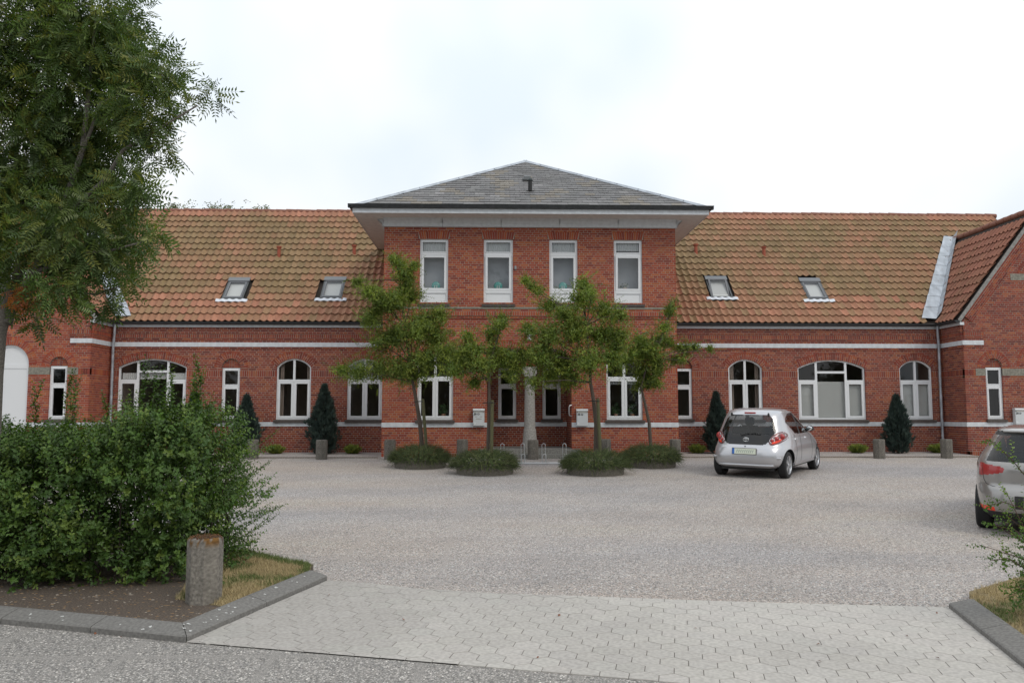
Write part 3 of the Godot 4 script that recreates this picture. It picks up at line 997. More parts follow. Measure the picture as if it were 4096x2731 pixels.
func slates(parent: Node, t: Transform3D, half: float, length: float) -> void:     # triangle with its base on the eaves
	var b := Buf.new()
	var SL := 0.262
	var SWD := 0.30
	var n := int(length / SL)
	var singles := 0
	rng.seed = 77
	for j in n:
		var y := j * SL
		var hw := half * (1 - (y + SL * 0.6) / length)
		var off := (j & 1) * SWD / 2
		var k := floorf(-hw / SWD) - 1
		while k * SWD + off < hw:
			var x0: float = max(k * SWD + off, -hw)
			var x1: float = min((k + 1) * SWD + off, hw)
			k += 1
			if x1 - x0 < 0.05: continue
			var nz := noise.get_noise_2d(x0 * 14.0, y * 30.0) + 0.6 * noise.get_noise_2d(x0 * 50.0 + 30, y * 60.0)
			var g := 0.175 + 0.035 * nz + rng.randf_range(-0.025, 0.03)
			if rng.randf() < 0.06: g *= 1.35
			var col := Color(g, g * 0.97, g * 0.965)
			if noise.get_noise_2d(x0 * 40.0 - 70.0, y * 26.0) > 0.24: col = col.lerp(Color(0.26, 0.215, 0.15), 0.55)
			var lift := rng.randf_range(0.014, 0.024)
			var a := Vector3(x0 + 0.003, y - 0.02, lift)
			var bq := Vector3(x1 - 0.003, y - 0.02 + rng.randf_range(-0.006, 0.006), lift)
			var c := Vector3(x1 - 0.003, y + SL, 0.004)
			var d := Vector3(x0 + 0.003, y + SL, 0.004)
			var one := b
			var single := singles < 300 and x1 - x0 > 0.28
			if single: one = Buf.new()
			one.quad(t * a, t * bq, t * c, t * d, col)
			one.quad(t * (a - Vector3(0, 0, 0.012)), t * (bq - Vector3(0, 0, 0.012)), t * bq, t * a, col)
			if single:
				singles += 1
				put("slate", one.mesh(M.slate), parent)
	part("slates", b, M.slate, parent).set_meta("kind", "stuff")

# ------------------------------------------------------------------ the building
func front(z: float) -> Transform3D:
	return Transform3D(Basis.IDENTITY, Vector3(0, 0, z))

func facing_right(x: float, z: float) -> Transform3D:
	return Transform3D(Basis(Vector3(0, 0, -1), Vector3.UP, Vector3(1, 0, 0)), Vector3(x, 0, z))

func facing_left(x: float, z: float) -> Transform3D:
	return Transform3D(Basis(Vector3(0, 0, 1), Vector3.UP, Vector3(-1, 0, 0)), Vector3(x, 0, z))

func tympanum(parent: Node, o: Dictionary, t: Transform3D) -> void:
	var b := Buf.new()
	for i in 14:
		var a0 := PI * i / 14
		var a1 := PI * (i + 1) / 14
		b.tri(t * Vector3(o.um, o.vs, -0.062), t * Vector3(o.um + o.hw * cos(a0), o.vs + o.hw * sin(a0), -0.062), t * Vector3(o.um + o.hw * cos(a1), o.vs + o.hw * sin(a1), -0.062), Color(0.30, 0.26, 0.22))
	var y := 0.004
	while y < o.hw - 0.04:
		var h := sqrt(o.hw * o.hw - (y + 0.056) * (y + 0.056))
		for s in [[-h, -0.075], [-0.07, -0.005], [0.005, 0.07], [0.075, h]]:
			if s[1] - s[0] < 0.02: continue
			brick(b, t, o.um + s[0] + 0.003, o.um + s[1] - 0.003, o.vs + y, o.vs + y + 0.056, -0.055, 0.01, PAL[rng.randi() % 6])
		y += CH
	part("tympanum", b, M.brick, parent)

func bandbox(parent: Node, p: Vector3, q: Vector3) -> void:
	var b := Buf.new()
	b.box(p, q, Color.WHITE)
	part("white_band", b, M.white, parent)

func make_building() -> void:
	var B := thing("brick_building", "long red brick building with tiled side wings and slate roofed central block", "building")
	rng.seed = 101
	var XL := -11.82
	var XR := 14.33
	var CL := -3.12
	var CR := 5.40
	var ZC := 2.12
	var ZW := 1.28
	var cor := {49: 0.02, 50: 0.03, 51: 0.03, 52: 0.03, 53: 0.045, 54: 0.06, 56: 0.075, 57: 0.075, 58: 0.075}
	var opt := {"outs": cor, "skip": [13, 14, 50, 51], "sold": {0: 2, 36: 3, 54: 2}}
	# main walls to the left and right of the central block
	var big1 := arch(-11.564, -9.464, 1.08, 2.70, 0.257)
	var nar1 := arch(-8.371, -7.815, 1.10, 2.67, 0.0, 0.0)
	var nar1t := arch(-8.383, -7.803, 2.67, 2.68, 0.289)
	var arc1 := arch(-6.683, -5.615, 1.08, 2.70, 0.27)
	var arc2 := arch(-4.488, -3.40, 1.08, 2.70, 0.27)
	wall(B, front(0), XL, CL, 0, 59, [big1, nar1, nar1t, arc1, arc2], opt)
	var nar2 := arch(5.78, 6.34, 1.10, 2.67, 0.0, 0.0)
	var nar2t := arch(5.768, 6.352, 2.67, 2.68, 0.291)
	var arc3 := arch(7.495, 8.577, 1.08, 2.70, 0.27)
	var big2 := arch(9.708, 11.863, 1.08, 2.70, 0.257)
	var arc4 := arch(12.97, 14.012, 1.08, 2.70, 0.25)
	wall(B, front(0), CR, XR, 0, 59, [nar2, nar2t, arc3, big2, arc4], opt)
	for s in [[XL, CL], [CR, XR]]:
		bandbox(B, Vector3(s[0], 13 * CH, -0.08), Vector3(s[1], 15 * CH, 0.02))
		bandbox(B, Vector3(s[0], 50 * CH, -0.08), Vector3(s[1], 52 * CH + 0.004, 0.034))
	tympanum(B, nar1t, front(0))
	tympanum(B, nar2t, front(0))
	var w := window(B, front(0), big1, "triple")
	shade(w, front(0), -11.50, 2.33, -9.53, 2.52, 0.0, M.blind)
	shade(w, front(0), -10.94, 2.40, -10.09, 2.52, 0.03, M.blind)
	window(B, front(0), nar1, "narrow")
	w = window(B, front(0), arc1, "double")
	shade(w, front(-0.05), -6.62, 1.1, -6.50, 2.9, 0.0, M.drape, "curtain")
	shade(w, front(-0.05), -5.78, 1.1, -5.66, 2.9, 0.0, M.drape, "curtain")
	w = window(B, front(0), arc2, "double")
	shade(w, front(0), -4.42, 2.33, -3.46, 2.95, 0.0, M.curtain, "curtain")
	window(B, front(0), nar2, "narrow")
	w = window(B, front(0), arc3, "double")
	shade(w, front(-0.05), 7.54, 1.1, 7.72, 2.9, 0.0, M.drape, "curtain")
	shade(w, front(-0.05), 8.40, 1.1, 8.53, 2.9, 0.0, M.drape, "curtain")
	w = window(B, front(0), big2, "triple")
	shade(w, front(0), 9.76, 1.12, 11.81, 2.27, 0.022, M.blind)
	w = window(B, front(0), arc4, "double")
	shade(w, front(0), 13.02, 1.12, 13.97, 2.27, 0.022, M.blind)
	# central block
	var g1 := arch(-2.119, -1.09, 1.08, 2.70, 0.26)
	var g2 := arch(3.331, 4.373, 1.08, 2.70, 0.26)
	var porch := arch(-0.116, 2.321, -0.1, 2.60, 0.0, 0.0)
	var pa := arch(-0.116, 0.975, 2.60, 2.601, 0.545)
	var pb := arch(1.265, 2.321, 2.60, 2.601, 0.528)
	var ups := []
	for u in [[-2.079, -1.258], [-0.223, 0.631], [1.692, 2.52], [3.585, 4.417]]:
		ups.append(arch(u[0], u[1], 4.44, 6.32, 0.0, 0.235))
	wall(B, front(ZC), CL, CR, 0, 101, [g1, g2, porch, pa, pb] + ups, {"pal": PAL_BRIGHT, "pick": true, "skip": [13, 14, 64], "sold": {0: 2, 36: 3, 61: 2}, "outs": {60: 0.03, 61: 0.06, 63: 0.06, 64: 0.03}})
	bandbox(B, Vector3(CL - 0.004, 13 * CH, ZC - 0.08), Vector3(-0.116, 15 * CH, ZC + 0.022))
	bandbox(B, Vector3(2.321, 13 * CH, ZC - 0.08), Vector3(CR + 0.004, 15 * CH, ZC + 0.022))
	var sb := Buf.new()
	sb.prof([Vector2(-0.05, 4.268), Vector2(0.07, 4.268), Vector2(0.075, 4.31), Vector2(-0.05, 4.352)], Vector3(CL, 0, ZC), Vector3(CR, 0, ZC), Vector3(0, 0, 1), Vector3.UP, Color.WHITE)
	part("string_course", sb, M.stone, B)
	window(B, front(ZC), g1, "double")
	w = window(B, front(ZC), g2, "double")
	shade(w, front(ZC), 3.39, 2.10, 4.31, 2.26, 0.0, M.curtain, "curtain")
	for i in 4:
		w = window(B, front(ZC), ups[i], "upper", {"tip": 0.05 if i % 2 == 1 else 0.0})
		shade(w, front(ZC), ups[i].u0 + 0.06, 5.95 if i < 3 else 6.02, ups[i].u1 - 0.06, 6.26, 0.0, M.curtain, "curtain")
		shade(w, Transform3D(Basis.IDENTITY, Vector3(0, 0, ZC - 0.28)), ups[i].u0 - 0.1, 4.5, ups[i].u1 + 0.1, 5.93, 3.0, M.grey_sheet, "curtain")  # flat grey-blue sheet behind each upper casement
	# blind side walls and back walls
	var pl := Buf.new()
	var bc := Color(0.28, 0.07, 0.045)
	pl.quad(Vector3(CL, 0, -4.4), Vector3(CL, 0, ZC - 0.02), Vector3(CL, 6.75, ZC - 0.02), Vector3(CL, 6.75, -4.4), bc)
	pl.quad(Vector3(CR, 0, ZC - 0.02), Vector3(CR, 0, -4.4), Vector3(CR, 6.75, -4.4), Vector3(CR, 6.75, ZC - 0.02), bc)
	pl.quad(Vector3(19.2, 0, -9.1), Vector3(-16.7, 0, -9.1), Vector3(-16.7, 4.1, -9.1), Vector3(19.2, 4.1, -9.1), bc)
	pl.quad(Vector3(-16.72, 0, -9.1), Vector3(-16.72, 0, ZW), Vector3(-16.72, 4.1, ZW), Vector3(-16.72, 4.1, -9.1), bc)
	pl.quad(Vector3(19.23, 0, ZW), Vector3(19.23, 0, -9.1), Vector3(19.23, 4.1, -9.1), Vector3(19.23, 4.1, ZW), bc)
	part("wall", pl, M.brick, B)
	# porch behind the two arches
	wall(B, front(0.5), -0.116, 2.321, 2, 47, [arch(0.221, 0.773, 1.10, 2.67, 0, 0), arch(1.58, 2.145, 1.10, 2.67, 0, 0)], {"skip": [13, 14]})
	bandbox(B, Vector3(-0.116, 13 * CH, 0.42), Vector3(2.321, 15 * CH, 0.522))
	window(B, front(0.5), arch(0.221, 0.773, 1.10, 2.67, 0, 0), "narrow")
	window(B, front(0.5), arch(1.58, 2.145, 1.10, 2.67, 0, 0), "narrow")
	wall(B, facing_right(-0.116, ZC - 0.11), 0, 1.5, 2, 47, [], {})
	wall(B, facing_left(2.321, 0.5), 0, 1.5, 2, 47, [], {})
	var st := Buf.new()
	st.box(Vector3(-0.3, -0.1, 0.4), Vector3(2.5, 0.26, 2.10), Color(0.33, 0.32, 0.30))
	st.box(Vector3(-0.35, -0.1, 2.13), Vector3(2.55, 0.245, 2.30), Color(0.36, 0.345, 0.31))
	st.box(Vector3(-0.35, -0.1, 2.30), Vector3(2.55, 0.12, 2.62), Color(0.34, 0.33, 0.30))
	part("step", st, M.concrete, B)
	var ce := Buf.new()
	ce.box(Vector3(-0.2, 3.13, 0.4), Vector3(2.4, 3.2, ZC - 0.12), Color.WHITE)
	part("porch_ceiling", ce, M.soffit, B)
	var co := Buf.new()
	var ct := Transform3D(Basis.IDENTITY, Vector3(1.12, 0, 1.95))
	co.lathe([Vector2(0.205, 0.25), Vector2(0.205, 0.50), Vector2(0.185, 0.72), Vector2(0.178, 0.76), Vector2(0.185, 0.79), Vector2(0.158, 0.82), Vector2(0.158, 1.2), Vector2(0.135, 2.3), Vector2(0.128, 2.34)], 20, ct, Color.WHITE)
	co.box(Vector3(-0.165, 2.33, -0.17), Vector3(0.165, 2.40, 0.16), Color.WHITE, ct)
	co.box(Vector3(-0.2, 2.40, -0.2), Vector3(0.2, 2.601, 0.166), Color.WHITE, ct)
	part("column", co, M.column, B)
	# rooms behind the glass
	room(B, Vector3(XL + 0.1, 0.1, -4.5), Vector3(CL - 0.1, 3.8, -0.09))
	room(B, Vector3(CR + 0.1, 0.1, -4.5), Vector3(XR - 0.1, 3.8, -0.09))
	room(B, Vector3(CL + 0.05, 0.1, -1.5), Vector3(-0.22, 3.9, ZC - 0.09))
	room(B, Vector3(2.43, 0.1, -1.5), Vector3(CR - 0.05, 3.9, ZC - 0.09))
	room(B, Vector3(-0.2, 0.1, -3.0), Vector3(2.4, 3.9, 0.41))
	room(B, Vector3(CL + 0.05, 4.2, -3.0), Vector3(CR - 0.05, 6.65, ZC - 0.09))
	# gabled end wings
	gable(B, XR, 1.0, ZW)
	gable(B, XL, -1.0, ZW)
	# main roofs
	var s45 := sqrt(0.5)
	var rb := Basis(Vector3(1, 0, 0), Vector3(0, s45, -s45), Vector3(0, s45, s45))
	for side in [-1, 1]:
		var dk := Buf.new()
		var x0 := -16.6 if side < 0 else CR
		var x1 := CL if side < 0 else 19.1
		dk.quad(Vector3(x0, 4.06, 0.2), Vector3(x1, 4.06, 0.2), Vector3(x1, 8.70, -4.44), Vector3(x0, 8.70, -4.44), Color.WHITE)
		dk.quad(Vector3(x1, 4.06, -9.08), Vector3(x0, 4.06, -9.08), Vector3(x0, 8.70, -4.44), Vector3(x1, 8.70, -4.44), Color.WHITE)
		var roof := part("tiled_roof", dk, M.deck, B)
		var t := Transform3D(rb, Vector3(x0, 4.085, 0.225))
		var lights := [[-8.62, -7.94, 1.06, 2.17, 0.0], [-5.50, -4.80, 1.12, 2.23, 0.0]] if side < 0 else [[7.17, 7.88, 1.26, 2.36, 0.2], [10.33, 11.02, 1.16, 2.28, 0.0]]
		var keep := func(x: float, y: float) -> bool:
			var wx: float = x0 + x
			var wz := 0.2 - y * s45
			if 4.09 + y * s45 < 7.5 and side > 0 and wx > 14.33 + (0.11 - wz) / 1.298 - 0.5: return false
			if 4.09 + y * s45 < 7.5 and side < 0 and wx < -11.82 - (0.11 - wz) / 1.298 + 0.5: return false
			for l in lights:
				if wx > l[0] - 0.06 and wx < l[1] + 0.06 and y > l[2] - 0.12 and y < l[3] + 0.12: return false
			return true
		var tint := func(x: float, y: float) -> Array:
			var wx: float = x0 + x
			var dist: float = (CL - wx) if side < 0 else (wx - CR)
			var m := 0.80
			if y > 5.9: m = 0.25
			if y < 0.75: m = 0.5
			if dist < 0.85 and y < 3.6: m = 0.2               # columns of clean tiles without moss
			for l in lights:
				if wx > l[0] - 0.2 and wx < l[1] + 0.2 and y < l[2]: m = 0.15
			return clay(wx, y, m)
		tiles(roof, t, int((x1 - x0) / TW) + (1 if side < 0 else 0), 18, keep, tint, 150 if side < 0 else 300)
		ridge(roof, Vector3(x0, 8.76, -4.44), Vector3(x1, 8.76, -4.44))
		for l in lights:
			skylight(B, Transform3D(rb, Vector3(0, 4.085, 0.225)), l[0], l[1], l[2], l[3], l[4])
		# eaves board and gutter
		var ex0 := XL + 0.05 if side < 0 else CR + 0.01
		var ex1 := CL - 0.01 if side < 0 else XR - 0.05
		var fb := Buf.new()
		fb.box(Vector3(ex0, 3.935, -0.02), Vector3(ex1, 4.02, 0.13), Color.WHITE)
		part("eaves_board", fb, M.white, B)
		gutter(B, Vector3(ex0, 4.075, 0.225), Vector3(ex1, 4.075, 0.225), Vector3(0, 0, 1))
	# soil pipes through the tiles
	for p in [[-7.30, 6.55, -2.29], [-4.74, 6.63, -2.37], [7.17, 6.75, -2.49], [9.54, 6.65, -2.39]]:
		var vp := Buf.new()
		var q := Vector3(p[0], p[1], p[2])
		vp.tube([q + Vector3(0, -0.1, 0), q + Vector3(0, 0.40, 0)], [0.062, 0.055], 12, Color(0.30, 0.075, 0.04))
		vp.tube([q + Vector3(0, 0.38, 0), q + Vector3(0, 0.44, 0)], [0.085, 0.085], 12, Color(0.26, 0.065, 0.035))
		part("vent_pipe", vp, M.vc, B)
	# slate roof of the central block
	var EX := 0.80
	var ez := ZC + EX
	var mid := (CL + CR) / 2
	var hx := (CR - CL) / 2 + EX + 0.02
	var pk := Vector3(mid + 0.03, 9.97, ez - 5.02)
	var sd := Buf.new()
	var c0 := Vector3(mid - hx, 7.08, ez)
	var c1 := Vector3(mid + hx, 7.08, ez)
	var c2 := Vector3(mid + hx, 7.08, ez - 10.04)
	var c3 := Vector3(mid - hx, 7.08, ez - 10.04)
	var sc := Color(0.17, 0.165, 0.165)
	sd.tri(c0, c1, pk, sc); sd.tri(c1, c2, pk, sc); sd.tri(c2, c3, pk, sc); sd.tri(c3, c0, pk, sc)
	var sr := part("slate_roof", sd, M.slate, B)
	var up := (pk - (c0 + c1) / 2)
	var yl := up.length()
	up /= yl
	slates(sr, Transform3D(Basis(Vector3(1, 0, 0), up, Vector3(1, 0, 0).cross(up)), Vector3(mid, 7.085, ez)), hx - 0.04, yl)
	for e in [c0, c1]:
		var seg := 9
		for i in seg:
			var hb := Buf.new()
			var a: Vector3 = e.lerp(pk, float(i) / seg)
			var b2: Vector3 = e.lerp(pk, float(i + 1) / seg + 0.004)
			var rt := (b2 - a).normalized().cross(Vector3.UP).normalized()
			hb.prof([Vector2(-0.10, -0.012), Vector2(0.10, -0.012), Vector2(0.045, 0.06), Vector2(-0.045, 0.06)], a, b2, rt, Vector3.UP, Color.WHITE)
			part("hip_cap", hb, M.zinc, sr)
	# boxed eaves: fascia, soffit, coved frieze, gutter
	var xo0 := CL - EX
	var xo1 := CR + EX
	var zb := -2.2
	var fa := Buf.new()
	fa.box(Vector3(xo0, 6.895, ez - 0.03), Vector3(xo1, 7.03, ez), Color.WHITE)
	fa.box(Vector3(xo0, 6.895, zb), Vector3(xo0 + 0.03, 7.03, ez - 0.03), Color.WHITE)
	fa.box(Vector3(xo1 - 0.03, 6.895, zb), Vector3(xo1, 7.03, ez - 0.03), Color.WHITE)
	part("fascia", fa, M.white, B)
	var so := Buf.new()
	so.box(Vector3(xo0 + 0.03, 6.905, zb), Vector3(xo1 - 0.03, 6.93, ez - 0.03), Color.WHITE)
	part("soffit", so, M.soffit, B)
	var nb := 5
	for i in nb:
		var fx0 := CL - 0.02 + (CR - CL + 0.04) * i / nb
		var fx1 := CL - 0.02 + (CR - CL + 0.04) * (i + 1) / nb
		var fr := Buf.new()
		fr.prof([Vector2(0.0, 6.68), Vector2(0.05, 6.68), Vector2(0.075, 6.76), Vector2(0.13, 6.84), Vector2(0.22, 6.903), Vector2(0.0, 6.903)], Vector3(fx0 + 0.004, 0, ZC), Vector3(fx1 - 0.004, 0, ZC), Vector3(0, 0, 1), Vector3.UP, Color.WHITE)
		part("frieze_panel", fr, M.white, B)
	for s in [-1, 1]:
		var fr := Buf.new()
		fr.prof([Vector2(0.0, 6.68), Vector2(0.05, 6.68), Vector2(0.075, 6.76), Vector2(0.13, 6.84), Vector2(0.22, 6.903), Vector2(0.0, 6.903)], Vector3(CL if s < 0 else CR, 0, zb), Vector3(CL if s < 0 else CR, 0, ZC + 0.02), Vector3(s, 0, 0), Vector3.UP, Color.WHITE)
		part("frieze_panel", fr, M.white, B)
	var gb := Buf.new()
	var gp := [Vector2(0.0, 0.0), Vector2(0.085, 0.0), Vector2(0.12, 0.10), Vector2(0.11, 0.10), Vector2(0.08, 0.02), Vector2(0.0, 0.02)]
	gb.prof(gp, Vector3(xo0 - 0.12, 7.03, ez), Vector3(xo1 + 0.12, 7.03, ez), Vector3(0, 0, 1), Vector3.UP, Color.WHITE)
	gb.prof(gp, Vector3(xo0, 7.03, zb), Vector3(xo0, 7.03, ez + 0.1), Vector3(-1, 0, 0), Vector3.UP, Color.WHITE)
	gb.prof(gp, Vector3(xo1, 7.03, zb), Vector3(xo1, 7.03, ez + 0.1), Vector3(1, 0, 0), Vector3.UP, Color.WHITE)
	part("gutter", gb, M.gutter, B)
	var vh := Buf.new()
	var at := (c0 + c1) / 2 + up * 1.72 + Vector3(0.02, 0.02, 0)
	vh.tube([at, at + Vector3(0, 0.33, 0)], [0.062, 0.062], 12, Color(0.02, 0.022, 0.022))
	vh.tube([at + Vector3(0, 0.33, 0), at + Vector3(0, 0.40, 0)], [0.085, 0.02], 12, Color(0.03, 0.04, 0.04))
	vh.box(Vector3(-0.12, -0.02, -0.2), Vector3(0.12, 0.02, 0.02), Color(0.05, 0.05, 0.05), Transform3D(Basis.IDENTITY, at))
	part("vent_pipe", vh, M.vc, B)
	var hd := Buf.new()
	at = (c0 + c1) / 2 + up * 3.02 + Vector3(-0.02, 0.03, 0.02)
	hd.prof([Vector2(-0.16, -0.02), Vector2(0.16, -0.02), Vector2(0.09, 0.09), Vector2(-0.09, 0.09)], at + Vector3(0, 0.02, 0.05), at + Vector3(0, 0.15, -0.3), Vector3.RIGHT, Vector3.UP, Color(0.13, 0.14, 0.145))
	part("vent_hood", hd, M.vc, B)
	# flashing where the side roofs run into the block
	for s in [[CL - 0.01, -1.0], [CR + 0.01, 1.0]]:
		var zf := Buf.new()
		zf.box(Vector3(-0.12, 0, 0), Vector3(0.12, 0.25, 0.3), Color.WHITE, Transform3D(rb, Vector3(s[0] + s[1] * 0.13, 6.74, -2.36)))
		part("flashing_sheet", zf, M.zinc, B)
		var pp := Buf.new()
		pp.tube([Vector3(s[0] + s[1] * 0.5, 6.95, -1.9), Vector3(s[0] + s[1] * 0.25, 6.75, -1.9), Vector3(s[0] + s[1] * 0.12, 6.3, -1.75), Vector3(s[0] + s[1] * 0.12, 5.9, -1.62)], [0.04, 0.04, 0.04, 0.04], 8, Color.WHITE)
		part("drainpipe", pp, M.gutter, B)

func gutter(parent: Node, a: Vector3, b: Vector3, out: Vector3) -> void:
	var g := Buf.new()
	var pr := []
	for i in 9:
		var an := PI + PI * i / 8
		pr.append(Vector2(0.062 * cos(an), 0.062 * sin(an)))
	for i in 9:
		var an := TAU - PI * i / 8
		pr.append(Vector2(0.052 * cos(an), 0.052 * sin(an) + 0.002))
	g.prof(pr, a, b, out, Vector3.UP, Color.WHITE, true, false)
	g.tube([a + out * 0.062, b + out * 0.062], [0.009, 0.009], 6, Color.WHITE)
	for e in [a, b]:
		for i in 8:
			var p: Vector2 = pr[i]
			var q: Vector2 = pr[i + 1]
			g.tri(e, e + out * p.x + Vector3.UP * p.y, e + out * q.x + Vector3.UP * q.y, Color.WHITE)
	part("gutter", g, M.gutter, parent)

func gable(B: Node, xc: float, s: float, ZW: float) -> void:        # s = 1: wing to the right of its corner
	var HWD := 2.45
	var cx := xc + s * HWD
	var x0: float = min(xc, xc + s * 2 * HWD)
	var x1: float = max(xc, xc + s * 2 * HWD)
	var K := 1.298
	var t := front(ZW)
	var lims := func(y: float) -> Array:
		var h := HWD - maxf(0.0, (y - 4.12) / K)
		return [cx - h, cx + h]
	var nx := 15.227 if s > 0 else -12.732
	var nar := arch(nx - 0.257, nx + 0.257, 1.10, 2.65, 0, 0)
	var nart := arch(nx - 0.27, nx + 0.27, 2.65, 2.66, 0.269)
	var dx := cx - 0.03 if s > 0 else -14.17
	var door := arch(dx - 0.565, dx + 0.565, 0.0, 2.71, 0.564)
	var gw := arch(cx - 0.45, cx + 0.45, 4.75, 5.40, 0.449)
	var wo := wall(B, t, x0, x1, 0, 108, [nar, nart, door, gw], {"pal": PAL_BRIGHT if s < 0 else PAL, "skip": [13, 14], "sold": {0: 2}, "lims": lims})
	for o in [nart]:
		tympanum(B, o, t)
	window(B, t, nar, "narrow")
	var wg := window(B, t, gw, "lights") if false else null
	# arched door leaf
	var db := Buf.new()
	db.strip(outline(door, 0.0), outline(door, 0.06), t, -0.13, -0.05, Color.WHITE)
	db.slab(outline(door, 0.055), t, -0.12, -0.075, Color.WHITE)
	db.box(Vector3(door.u0 + 0.06, 2.58, -0.075), Vector3(door.u1 - 0.06, 2.70, -0.06), Color.WHITE, t)
	var dl := part("door", db, M.paint, B)
	var kn := Buf.new()
	kn.ball(Transform3D(Basis.from_scale(Vector3(0.02, 0.05, 0.03)), Vector3(dx + s * 0.46, 1.15, ZW - 0.03)), Color.WHITE)
	part("handle", kn, M.steel, dl)
	var gl := Buf.new()
	gl.strip(outline(gw, 0.0), outline(gw, 0.06), t, -0.13, -0.05, Color.WHITE)
	gl.box(Vector3(gw.um - 0.03, 4.8, -0.11), Vector3(gw.um + 0.03, 5.78, -0.06), Color.WHITE, t)
	var gwn := part("window", gl, M.paint, B)
	var gpn := Buf.new()
	gpn.slab(outline(gw, 0.05), t, -0.1, -0.09, Color.WHITE, false)
	part("pane", gpn, M.glass, gwn)
	room(B, Vector3(x0 + 0.05, 0.1, -3.0), Vector3(x1 - 0.05, 3.9, ZW - 0.09))
	room(B, Vector3(cx - 0.8, 4.2, -1.0), Vector3(cx + 0.8, 5.9, ZW - 0.09))
	# sandstone blocks
	for e in [[xc + s * 0.34, nx - s * 0.257], [nx + s * 0.257, dx - s * 0.565]]:
		var b := Buf.new()
		b.box(Vector3(min(e[0], e[1]), 36 * CH + 0.005, ZW - 0.05), Vector3(max(e[0], e[1]), 39 * CH + 0.02, ZW + 0.006), Color.WHITE)
		part("stone_block", b, M.stone, B)
	for e in [-1.0, 1.0]:
		var b := Buf.new()
		b.box(Vector3(cx + e * 0.67 - 0.22, 5.32, ZW - 0.05), Vector3(cx + e * 0.67 + 0.22, 5.52, ZW + 0.006), Color.WHITE)
		part("stone_block", b, M.stone, B)
	# soldiers beside the corner, corner cornice
	var cu0: float = min(xc, xc + s * 0.33)
	var cu1: float = max(xc, xc + s * 0.33)
	wall(B, Transform3D(Basis.IDENTITY, Vector3(0, 0, ZW + 0.004)), cu0, cu1, 36, 39, [], {"sold": {36: 3}})
	var bu0: float = min(xc, xc + s * 0.60)
	var bu1: float = max(xc, xc + s * 0.60)
	wall(B, front(ZW), bu0, bu1, 49, 59, [], {"sold": {54: 2}, "skip": [50, 51], "outs": {49: 0.02, 50: 0.02, 51: 0.02, 52: 0.03, 53: 0.045, 54: 0.055, 56: 0.065, 57: 0.045, 58: 0.025}})
	bandbox(B, Vector3(bu0, 50 * CH, ZW - 0.05), Vector3(bu1 + 0.01, 52 * CH + 0.004, ZW + 0.034))
	bandbox(B, Vector3(x0 - 0.004, 13 * CH, ZW - 0.08), Vector3(dx - 0.565 if s > 0 else dx - 0.565, 15 * CH, ZW + 0.02))
	bandbox(B, Vector3(dx + 0.565, 13 * CH, ZW - 0.08), Vector3(x1 + 0.004, 15 * CH, ZW + 0.02))
	# short return wall towards the main front
	var rt := facing_left(xc, 0.0) if s > 0 else facing_right(xc, ZW)
	wall(B, rt, 0, ZW, 0, 59, [], {"pal": PAL if s > 0 else PAL_BRIGHT, "outs": {49: 0.02, 50: 0.03, 51: 0.03, 52: 0.03, 53: 0.045, 54: 0.06, 56: 0.075, 57: 0.075, 58: 0.075}, "skip": [13, 14, 50, 51], "sold": {0: 2, 36: 3, 54: 2}})
	bandbox(B, Vector3(min(xc, xc - s * 0.02), 13 * CH, 0.02), Vector3(max(xc, xc - s * 0.02), 15 * CH, ZW + 0.018))
	bandbox(B, Vector3(min(xc, xc - s * 0.034), 50 * CH, 0.03), Vector3(max(xc, xc - s * 0.034), 52 * CH + 0.004, ZW + 0.03))
	var fb := Buf.new()
	fb.box(Vector3(min(xc, xc - s * 0.13), 3.935, 0.1), Vector3(max(xc, xc - s * 0.13), 4.02, ZW + 0.1), Color.WHITE)
	part("eaves_board", fb, M.white, B)
	gutter(B, Vector3(xc - s * 0.215, 4.075, 0.2), Vector3(xc - s * 0.215, 4.075, ZW + 0.1), Vector3(-s, 0, 0))
	# roof of the wing
	var an := atan(K)
	var zf := ZW + 0.06
	var zr := -4.3
	var ra := Vector3(cx, 4.1 + K * (HWD + 0.2), 0)
	var dk := Buf.new()
	dk.quad(Vector3(xc - s * 0.2, 4.07, zr), Vector3(xc - s * 0.2, 4.07, zf), Vector3(cx, ra.y - 0.03, zf), Vector3(cx, ra.y - 0.03, zr), Color.WHITE)
	dk.quad(Vector3(xc + s * (2 * HWD + 0.2), 4.07, zf), Vector3(xc + s * (2 * HWD + 0.2), 4.07, zr), Vector3(cx, ra.y - 0.03, zr), Vector3(cx, ra.y - 0.03, zf), Color.WHITE)
	var roof := part("tiled_roof", dk, M.deck, B)
	var tt: Transform3D
	if s > 0: tt = Transform3D(Basis(Vector3(0, 0, 1), Vector3(cos(an), sin(an), 0), Vector3(-sin(an), cos(an), 0)), Vector3(xc - 0.2, 4.09, zf - 27 * TW))
	else: tt = Transform3D(Basis(Vector3(0, 0, -1), Vector3(-cos(an), sin(an), 0), Vector3(sin(an), cos(an), 0)), Vector3(xc + 0.2, 4.09, zf))
	var keep := func(x: float, y: float) -> bool:
		var p := tt * Vector3(x, y, 0)
		var main := 4.085 + (0.225 - p.z)
		return p.y > main + 0.2
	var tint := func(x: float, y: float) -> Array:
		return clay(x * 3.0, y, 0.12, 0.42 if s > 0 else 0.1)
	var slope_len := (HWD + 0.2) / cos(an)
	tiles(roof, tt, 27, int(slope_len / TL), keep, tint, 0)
	ridge(roof, ra + Vector3(0, 0.04, zf), ra + Vector3(0, 0.04, -3.2))
	# corbelled verge and its edging
	var org := Vector3(xc - s * 0.02, 4.13, ZW)
